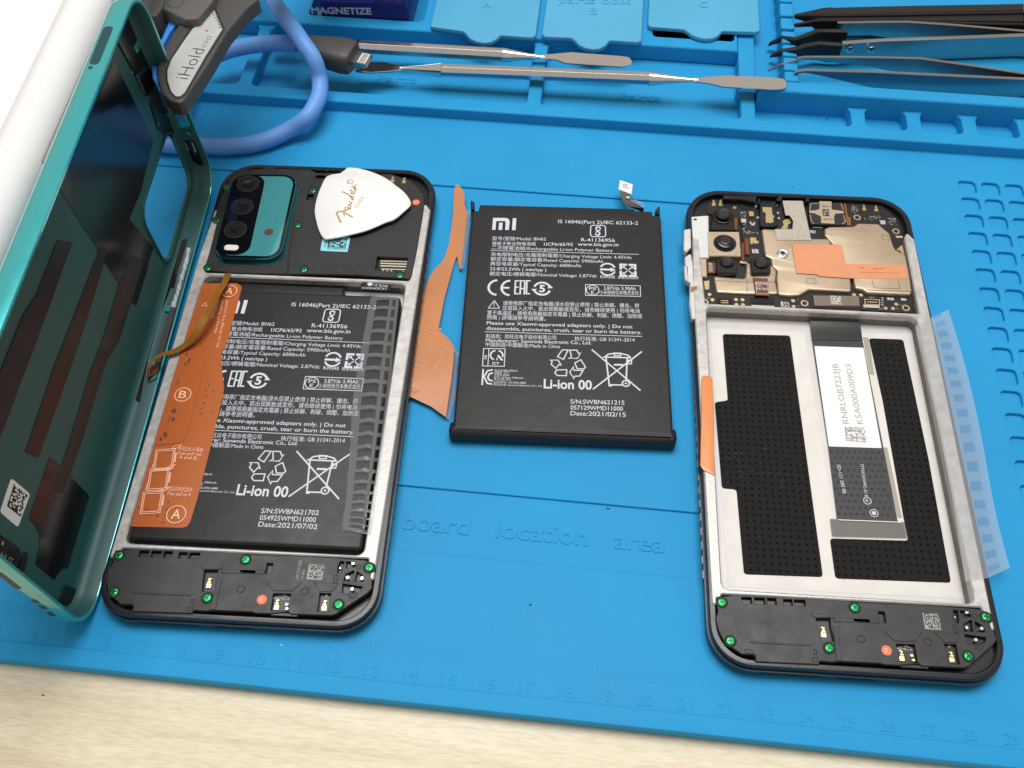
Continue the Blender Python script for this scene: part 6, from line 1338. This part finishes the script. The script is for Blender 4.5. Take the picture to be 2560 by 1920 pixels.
# side key assembly by the resting edge
wallpart('black_gasket', [('C5', *p_) for p_ in ((1505, 0), (1555, 0), (1500, 180), (1390, 480), (1340, 600), (1230, 1000), (1160, 1350), (1115, 1330), (1175, 1080), (1240, 870), (1300, 680), (1360, 460), (1430, 240))] , MAT['flexblack'], 'u', 1.75, 0.25)
wallpart('black_gasket', [('C3', *p_) for p_ in ((478, 1210), (500, 1225), (430, 1420), (380, 1659), (330, 1659), (370, 1480))], MAT['flexblack'], 'u', 1.75, 0.2)
wallpart('key_bracket', [('C5', *p_) for p_ in ((1545, 60), (1605, 100), (1560, 280), (1500, 480), (1460, 590), (1415, 560), (1480, 300))], mat('grey_key_bracket', (0.14, 0.19, 0.20), 0.35, 0.4), 'u', 1.7, 0.5)
kf = mat('pale_key_flex', (0.50, 0.60, 0.64), 0.4)
for x, y, w_, h_ in ((1568, 88, 14, 22), (1562, 125, 10, 26), (1552, 175, 16, 28), (1537, 225, 14, 30), (1525, 268, 10, 26), (1512, 308, 15, 26), (1500, 350, 9, 28), (1490, 392, 15, 26), (1478, 436, 12, 28), (1462, 482, 14, 28), (1445, 535, 18, 26)):
    wallpart('key_flex', [('C5', x-w_, y-h_), ('C5', x+w_, y-h_), ('C5', x+w_-8, y+h_), ('C5', x-w_-8, y+h_)], kf, 'u', 2.2, 0.25, 0.1)
wallpart('fingerprint_key', [('C5', *p_) for p_ in ((1425, 560), (1462, 575), (1450, 690), (1390, 940), (1345, 1040), (1300, 1030), (1310, 940), (1385, 690))], MAT['rubber'], 'u', 1.75, 0.9, 0.5)
for pts in ([(1365, 565), (1420, 550), (1415, 605), (1368, 600)], [(1545, 300), (1570, 290), (1560, 340), (1540, 335)], [(1235, 1010), (1300, 985), (1290, 1040), (1240, 1060)], [(1255, 1160), (1330, 1110), (1320, 1150), (1250, 1180)]):
    wallpart('moulded_boss', [('C5', *p_) for p_ in pts], MAT['teal_wall'], 'u', 1.75, 0.7, 0.2)
wallpart('flex_fold', [('C5', *p_) for p_ in ((1262, 1050), (1330, 1030), (1325, 1110), (1285, 1130), (1225, 1150), (1235, 1085))], MAT['flexbrown'], 'u', 2.2, 0.7, 0.3)
m = MB(); stroke(m, CU('C5', [(1048, 1505), (1010, 1640)], 1.6), 0.32, 1.75); stroke(m, CU('C6', [(702, 728), (662, 862)], 1.6), 0.32, 1.75); obj('glue_mark', m, mat('pale_glue', (0.35, 0.5, 0.5), 0.4), cover, smooth=0, recalc=False)
m = MB(); rs = random.Random(9)
for k in range(60):
    c_ = CU('C5', [(rs.uniform(1130, 1260), rs.uniform(430, 870))], 1.2)[0]; flatpoly(m, circ(c_[0], c_[1], 0.09, 6), 1.08)
obj('glue_speck', m, mat('pale_specks', (0.10, 0.22, 0.22), 0.5), cover, smooth=0)
# lower end
cpoly('antenna_flex', [('C6', -120, 830), ('C6', 0, 930), ('C6', 138, 1030), ('C6', 130, 1130), ('C6', 60, 1110), ('C6', -100, 1010)], 1.5, MAT['flexblack'])
cpoly('antenna_flex', [('C6', 165, 1050), ('C6', 195, 1060), ('C6', 160, 1190), ('C6', 120, 1180)], 1.5, MAT['flexblack'])
cpoly('antenna_flex', [('C6', 455, 1278), ('C6', 580, 1335), ('C6', 545, 1425), ('C6', 400, 1395), ('C6', 430, 1340)], 1.6, MAT['flexblack'])
cpoly('antenna_flex', [('C6', 585, 1418), ('C6', 628, 1422), ('C6', 600, 1480), ('C6', 548, 1500)], 2.2, MAT['flexblack'])
m = MB(); c_ = CU('C6', [(520, 1353)], 1.8)[0]; flatpoly(m, circ(c_[0], c_[1], 0.6, 14), 1.8); c_ = CU('C6', [(18, 990)], 1.8)[0]; flatpoly(m, circ(c_[0], c_[1], 0.5, 14), 1.8); text(m, 'NUT', CU('C6', [(0, 1085)], 1.7)[0], CU('C6', [(85, 1135)], 1.7)[0], 1.2, 1.72)
obj('antenna_print', m, MAT['printgrey'], cover, smooth=0, recalc=False)
# dark patches painted for openings in the outer walls: card slot on the raised long edge, speaker holes on the short edge
def on_u(k, x, y): X = onplane(k, x, y, cvO + cu*UW, cu) - cvO; return (X.dot(cv), X.dot(cwn))
def on_v(k, x, y): X = onplane(k, x, y, cvO - cv*VH, cv) - cvO; return (-X.dot(cu), X.dot(cwn))
m = MB()
q = [on_u('C1', x, y) for x, y in ((1400, 330), (1430, 390), (1270, 810), (1175, 800))]; q = [(v_, min(max(w_, 1.8), 6.6)) for v_, w_ in q]
v0, v1 = min(p[0] for p in q), max(p[0] for p in q)
def wallslot(m, v0, v1, w0, w1, x, mi=0):
    pts = rr(v0, w0, v1, w1, (w1-w0)/2.2, 5); n = len(pts)
    m.add([(x, a, b) for a, b in pts], [list(range(n))], mi)
wallslot(m, v0, v1, 2.9, 5.6, -UW - 0.03); c_ = on_u('C1', 1190, 850); wallslot(m, c_[0]-0.6, c_[0]+0.6, 3.2, 4.4, -UW - 0.03)
obj('card_slot', m, mat('dark_teal_opening', (0.006, 0.06, 0.07), 0.3), cover, smooth=0, recalc=False)
m = MB()
for x, y, w_ in ((225, 1392, 1.3), (285, 1432, 1.5), (350, 1480, 1.6), (30, 1255, 4.6), (-60, 1200, 1.0)):
    c_ = on_v('C6', x, y); pts = rr(c_[0]-w_, 3.0, c_[0]+w_, 4.6, 0.75, 5); m.add([(a, -VH-0.03, b) for a, b in pts], [list(range(len(pts)))])
obj('speaker_opening', m, mat('dark_opening', (0.004, 0.012, 0.013), 0.4), cover, smooth=0, recalc=False)

# amber flex from the phone to the cover's key
m = MB(); cl = [('L5', 410, 958, 6.9), ('L5', 385, 1030, 9.0), ('L6', 690, 140, 11.0), ('L6', 640, 240, 12.0), ('L6', 575, 350, 11.0), ('L6', 510, 430, 9.0), ('L6', 440, 470, 8.2), ('L6', 370, 490, 8.0), ('L6', 320, 520, 7.5), ('L6', 292, 570, 6.5), ('L6', 288, 625, 5.5)]
C_ = [W3(k, x, y, z) for k, x, y, z in cl]; C_ = spline(C_, 6); Lw = []; Rw = []
for i, p_ in enumerate(C_):
    d = (C_[min(i+1, len(C_)-1)] - C_[max(i-1, 0)]); d.z = 0; d.normalize(); t = i/(len(C_)-1); w_ = 1.05 - 0.9*max(0, t-0.5)*1.0
    nrm = Vector((-d.y, d.x, 0)); tw = max(0, t-0.55)*1.8; nrm = (nrm*math.cos(tw) + Vector((0, 0, 1))*math.sin(tw)); Lw.append(p_ + nrm*w_); Rw.append(p_ - nrm*w_)
ribbon(m, Lw, Rw, 0.12)
o = obj('flex_cable', m, MAT['flexamber'], smooth=60, label='amber ribbon flex looping from the left phone over to the teal cover', cat='flex cable')
m = MB()
for f_ in (-0.5, 0.0, 0.5):
    mid = [a.lerp(b, 0.5 + f_*0.7) + Vector((0, 0, 0.15)) for a, b in zip(Lw, Rw)]; tube(m, [tuple(p) for p in mid[2:-6]], 0.06, 5)
m.v = [(x - o.location.x/S, y - o.location.y/S, z - o.location.z/S) for x, y, z in m.v]; obj('copper_trace', m, mat('bright_copper_trace', (0.62, 0.34, 0.06), 0.25, 0.6), o)

# ================================================================== white box with a rounded edge, and a clear sheet in front of it
d_ = Vector((-0.062, 0.998)); p0 = Vector((37.8, 58)); nrm = Vector((d_.y, -d_.x))
tb = MB(); a_ = p0 + d_*(-66) + nrm*(-7.6); b_ = p0 + d_*300 + nrm*(-7.6)
tube(tb, [(a_.x + (b_.x-a_.x)*k/6, a_.y + (b_.y-a_.y)*k/6, 69.8) for k in range(7)], 7.8, 40)
wb = obj('white_tube', tb, MAT['whiteplastic'], smooth=60, label='thick glossy white tube behind the raised edge of the teal cover', cat='tube')
def tpart(name, m, mt): 
    m.v = [(x - wb.location.x/S, y - wb.location.y/S, z - wb.location.z/S) for x, y, z in m.v]; return obj(name, m, mt, wb)
for q, zb in ((p0 + d_*16 + nrm*(-8.6), 0.6), (p0 + d_*285 + nrm*(-7.6), 6.5)):
    m = MB(); prism(m, rr(q.x-5, q.y-5, q.x+5, q.y+5, 2), zb, 63.0, 0.5); tpart('stand', m, MAT['whiteplastic'])
m = MB(); prism(m, rr(-112, 110, -8, 345, 2.5), 6.45, 17.0, 1.0)
obj('white_box', m, mat('bright_white_card', (0.86, 0.86, 0.85), 0.5), label='flat bright white box lying on the mat behind the white tube', cat='box')
m = MB(); vs = []
for s_ in (38, 165):
    for a_, z_ in ((0.15, 56), (0.9, 55), (2.9, 76.0), (2.2, 76.5)): q = p0 + d_*s_ + nrm*a_; vs.append((q.x - wb.location.x/S, q.y - wb.location.y/S, z_ - wb.location.z/S))
m.add(vs, [[0, 1, 5, 4], [1, 2, 6, 5], [2, 3, 7, 6], [3, 0, 4, 7], [0, 3, 2, 1], [4, 5, 6, 7]])
obj('clear_lip', m, MAT['acrylic'], wb)

# ================================================================== blue cable with a small plug
cb = thing('charging_cable', 'thick periwinkle blue looped cable with a black plug resting on the steel spudgers', 'cable', (60, 215, 0.1))
def cobj(name, m, mt, parent, **k):
    m.v = [(x-60, y-215, z-0.1) for x, y, z in m.v]; return obj(name, m, mt, parent, **k)
RC = 3.05
path = [W3('P', x, y, z) for x, y, z in ((744, 111, 14.5), (699, 108, 14.3), (642, 112, 13.0), (586, 122, 11.8), (545, 136, 11.2), (490, 165, 11.0), (420, 205, 10.5), (350, 255, 8.0), (330, 318, 6.0), (395, 358, 3.8), (518, 366, 3.3), (586, 366, 3.3), (654, 355, 3.4), (722, 325, 4.4), (767, 294, 7.8), (792, 255, 9.4), (800, 226, 10.4), (798, 192, 13.0), (785, 149, 18.5), (758, 108, 21.8), (731, 68, 23), (704, 34, 23.5), (682, 0, 23.5), (650, -50, 23), (610, -120, 22))]
xs_min = 49.5
pp = []
for p_ in path:
    pp.append(p_)
# the hidden stretch behind the cover keeps clear of the cover's rim
for i in (6, 7, 8): pp[i] = Vector((max(pp[i].x, 24), max(pp[i].y, 176 + (i == 7)*2), pp[i].z))
m = MB(); tube(m, spline(pp, 7), RC, 18); cobj('cord', m, MAT['cord'], cb, smooth=70)
# strain relief / plug body
m = MB(); a = W3('P', 735, 112, 14.5); b = W3('P', 872, 142, 14.0); dr = (b - a).normalized(); sd = Vector((0, 0, 1)).cross(dr).normalized(); upv = dr.cross(sd)
secs = [(4, 3.3, 3.4), (6, 4.4, 4.2), (10, 5.2, 4.7), (16, 6.3, 5.4), (20.5, 6.7, 5.6), (23.2, 6.5, 5.4), (24.0, 5.9, 4.9)]
vs = []; n = 20
for s_, wy, wz in secs:
    for k in range(n):
        t = 2*math.pi*k/n; ex = 0.55
        cx_ = math.copysign(abs(math.cos(t))**ex, math.cos(t)); sx2 = math.copysign(abs(math.sin(t))**ex, math.sin(t))
        vs.append(tuple(a + dr*s_ + sd*(wy*cx_) + upv*(wz*0.85*sx2)))
fs = [[l*n+i, l*n+(i+1) % n, (l+1)*n+(i+1) % n, (l+1)*n+i] for l in range(len(secs)-1) for i in range(n)] + [list(range(n))[::-1], [(len(secs)-1)*n+i for i in range(n)]]
m.add(vs, fs); pb = cobj('plug_body', m, MAT['rubber'], cb, smooth=50)
m = MB(); o_ = a + dr*23.5
tilt = (upv*0.55 + Vector((0, 0, 0))).normalized()
def pb_box(m, s0, s1, hw, z0, z1, mi=0):
    vs = [tuple(a + dr*s_ + sd*w_ + upv*z_) for s_ in (s0, s1) for w_, z_ in ((-hw, z0), (hw, z0), (hw, z1), (-hw, z1))]
    m.add(vs, [[0, 1, 2, 3], [7, 6, 5, 4], [0, 4, 5, 1], [1, 5, 6, 2], [2, 6, 7, 3], [3, 7, 4, 0]], mi)
pb_box(m, 23.5, 30.3, 3.35, -0.8, 0.8); tip = cobj('plug_tip', m, MAT['steel'], cb)
m = MB(); pb_box(m, 26.6, 29.7, 2.7, 0.7, 0.86); cobj('contact_pad', m, MAT['paper'], tip)
m = MB()
for k in range(8): pb_box(m, 27.0, 29.3, 0.0, 0.86, 0.87); m.v[-8:] = [tuple(Vector(v) + sd*(-2.2 + k*0.63) + sd*(0.17 if i % 4 in (1, 2) else -0.17)) for i, v in enumerate(m.v[-8:])]
cobj('contact_finger', m, MAT['ink'], tip)

# ================================================================== holding clamp leaning in over the tray
cl_ = thing('holding_clamp', 'dark grey clamp arm with pearl grey lettered label and bright blue pads', 'clamp', (50, 180, 0.1))
def kobj(name, m, mt, parent=None, **k):
    m.v = [(x-50, y-180, z-0.1) for x, y, z in m.v]; return obj(name, m, mt, parent or cl_, **k)
ZT = 54.0
Pz = lambda pts, z=ZT: W('C2', pts, z)
arm_o = Pz([(1500, 30), (1290, 260), (1050, 300), (930, 480), (800, 740), (735, 860), (725, 1080), (800, 1290), (900, 1380), (1030, 1420), (1100, 1390), (1430, 900), (1700, 440), (1990, 100), (2140, -20), (1950, -250), (1700, -100)])
m = MB(); prism(m, rpoly(arm_o, 0.8, 4), ZT - 5.0, ZT, 0.8, seg=4); kobj('arm', m, MAT['rubber'])
lab = Pz([(1485, 40), (1640, 405), (1400, 790), (1120, 1280), (1060, 1335), (990, 1335), (930, 1270), (880, 1120), (875, 980), (930, 830), (1090, 590), (1210, 420), (1310, 300)])
m = MB(); prism(m, rpoly(lab, 0.6, 4), ZT - 0.2, ZT + 0.15, 0.1); lo = kobj('label', m, MAT['greylabel'])
m = MB(); fr = rpoly(Pz([(1500, 10), (1680, 410), (1420, 820), (1140, 1300), (1070, 1370), (980, 1370), (905, 1290), (850, 1130), (850, 970), (905, 810), (1065, 575), (1185, 400), (1290, 275)]), 0.6, 4); prism(m, fr, ZT - 0.3, ZT + 0.08, 0.1); kobj('label_bezel', m, mat('dark_bezel', (0.02, 0.02, 0.02), 0.4))
m = MB()
text(m, 'iHold', Pz([(1160, 1105)])[0], Pz([(1400, 690)])[0], 4.0, ZT + 0.17, 0, -0.012); text(m, 'evo', Pz([(1405, 665)])[0], Pz([(1500, 510)])[0], 2.3, ZT + 0.17, 0, -0.02)
kobj('lettering', m, mat('charcoal_print', (0.035, 0.035, 0.04), 0.5), lo, smooth=0, recalc=False)
m = MB()
for k in range(9):
    c_ = Pz([(1478 + k*16.5, 88 + k*38)], ZT)[0]; stroke(m, [(c_[0] + 0.42*math.cos(t), c_[1] + 0.5*math.sin(t)) for t in [math.radians(a_) for a_ in range(30 + k*40, 290 + k*40, 26)]], 0.2, ZT + 0.17)
kobj('fine_lettering', m, MAT['ink'], lo, smooth=0, recalc=False)
m = MB(); c_ = Pz([(1425, 430)])[0]; flatpoly(m, circ(c_[0], c_[1], 0.5, 14), ZT + 0.18); kobj('red_dot', m, MAT['redprint'], lo, smooth=0)
# blue pad along the arm's inner side
m = MB(); prism(m, rpoly(Pz([(920, 345), (1050, 350), (930, 500), (800, 740), (760, 860), (745, 1080), (800, 1280), (880, 1400), (780, 1300), (690, 1130), (668, 900), (690, 790), (770, 690)], ZT - 3), 0.4, 3), ZT - 8.0, ZT - 1.5, 0.4); kobj('pad', m, MAT['bluepad'])
m = MB(); prism(m, Pz([(615, 325), (690, 340), (795, 570), (770, 660), (745, 680), (640, 430)], ZT - 4), ZT - 9.0, ZT - 4, 0.3); kobj('pad', m, MAT['bluepad'])
# second jaw and body of the clamp
m = MB(); prism(m, rpoly(Pz([(620, -150), (570, 60), (515, 140), (590, 240), (720, 215), (810, 100), (870, -60), (860, -200)], ZT + 2), 0.6, 3), ZT - 6, ZT + 2, 0.6); kobj('jaw', m, MAT['greyplastic'])
m = MB(); prism(m, rpoly(Pz([(860, -120), (810, 115), (1115, 270), (1300, 255), (1500, 20), (1560, -200), (1000, -220)], ZT + 3), 0.8, 3), ZT - 4, ZT + 3, 0.7); kobj('jaw', m, MAT['greyplastic'])
m = MB(); c_ = Pz([(990, 35)], ZT+3)[0]; stroke(m, circ(c_[0], c_[1], 2.6, 24), 0.45, ZT + 3.03, True); kobj('pivot_mark', m, MAT['rubber'], smooth=0)
m = MB(); prism(m, Pz([(600, 240), (740, 215), (930, 220), (1100, 280), (1010, 350), (930, 345), (800, 560), (690, 330), (610, 320)], ZT - 6), ZT - 16, ZT - 7, 0.5); kobj('inner_block', m, MAT['rubber'])
m = MB(); prism(m, Pz([(820, 150), (740, 235), (940, 225)], ZT - 5), ZT - 8, ZT - 5.5, 0.3); kobj('inner_block', m, MAT['greyplastic'])
# stem down to its foot, standing on the rear of the tray outside the picture
m = MB(); prism(m, rr(62, 215, 82, 235, 3), 9, ZT - 2, 0.5); kobj('stem', m, MAT['rubber']) if False else None
m = MB(); prism(m, Pz([(1700, -90), (1960, -260)], ZT) + [(104, 336), (82, 336)] + Pz([(1200, -220)], ZT), ZT - 5, ZT - 0.3, 0.8); kobj('body', m, MAT['rubber'])
m = MB(); prism(m, rr(84, 318, 102, 332, 3), 6.45, ZT - 4.9, 0.3); kobj('stem', m, MAT['rubber'])

# ================================================================== crumbs and lint (tiny)
def speck(name, k, x, y, z, s, mt, label, cat, dx=1.0):
    q = W(k, [(x, y)], z)[0]; r = random.Random(int(x*7 + y)); m = MB()
    prism(m, [(q[0] + s*dx*r.uniform(0.7, 1.2)*math.cos(t), q[1] + s*0.45*r.uniform(0.6, 1.2)*math.sin(t)) for t in [k2*math.pi/4 for k2 in range(8)]], z, z + s*0.5, s*0.15)
    obj(name, m, mt, label=label, cat=cat)
darkc = mat('dark_crumb', (0.02, 0.02, 0.03), 0.6); lintm = mat('white_lint', (0.8, 0.85, 0.9), 0.6)
speck('crumb', 'P', 1326, 1512, 0.13, 0.5, darkc, 'dark crumb on the blue mat below the moulded words', 'crumb')
speck('crumb', 'P', 1520, 1272, -0.6, 0.5, darkc, 'dark crumb on the blue mat just above the moulded words', 'crumb')
speck('crumb', 'P', 107, 1738, -3.98, 0.4, darkc, 'dark crumb on the pale desk at the lower left', 'crumb')
speck('crumb', 'T3', 0, 0, 0, 0.01, darkc, 'tiny', 'crumb') if False else None
speck('crumb', 'P', 2067, 297, 0.02, 0.45, darkc, 'dark crumb in the wide tray pocket near the tweezers', 'crumb')
speck('crumb', 'P', 1981, 468, 0.14, 0.4, darkc, 'dark crumb on the blue mat above the right phone', 'crumb')
speck('lint', 'P', 704, 1613, 0.14, 0.45, lintm, 'white sliver of lint on the ruler below the left phone', 'lint', 0.5)
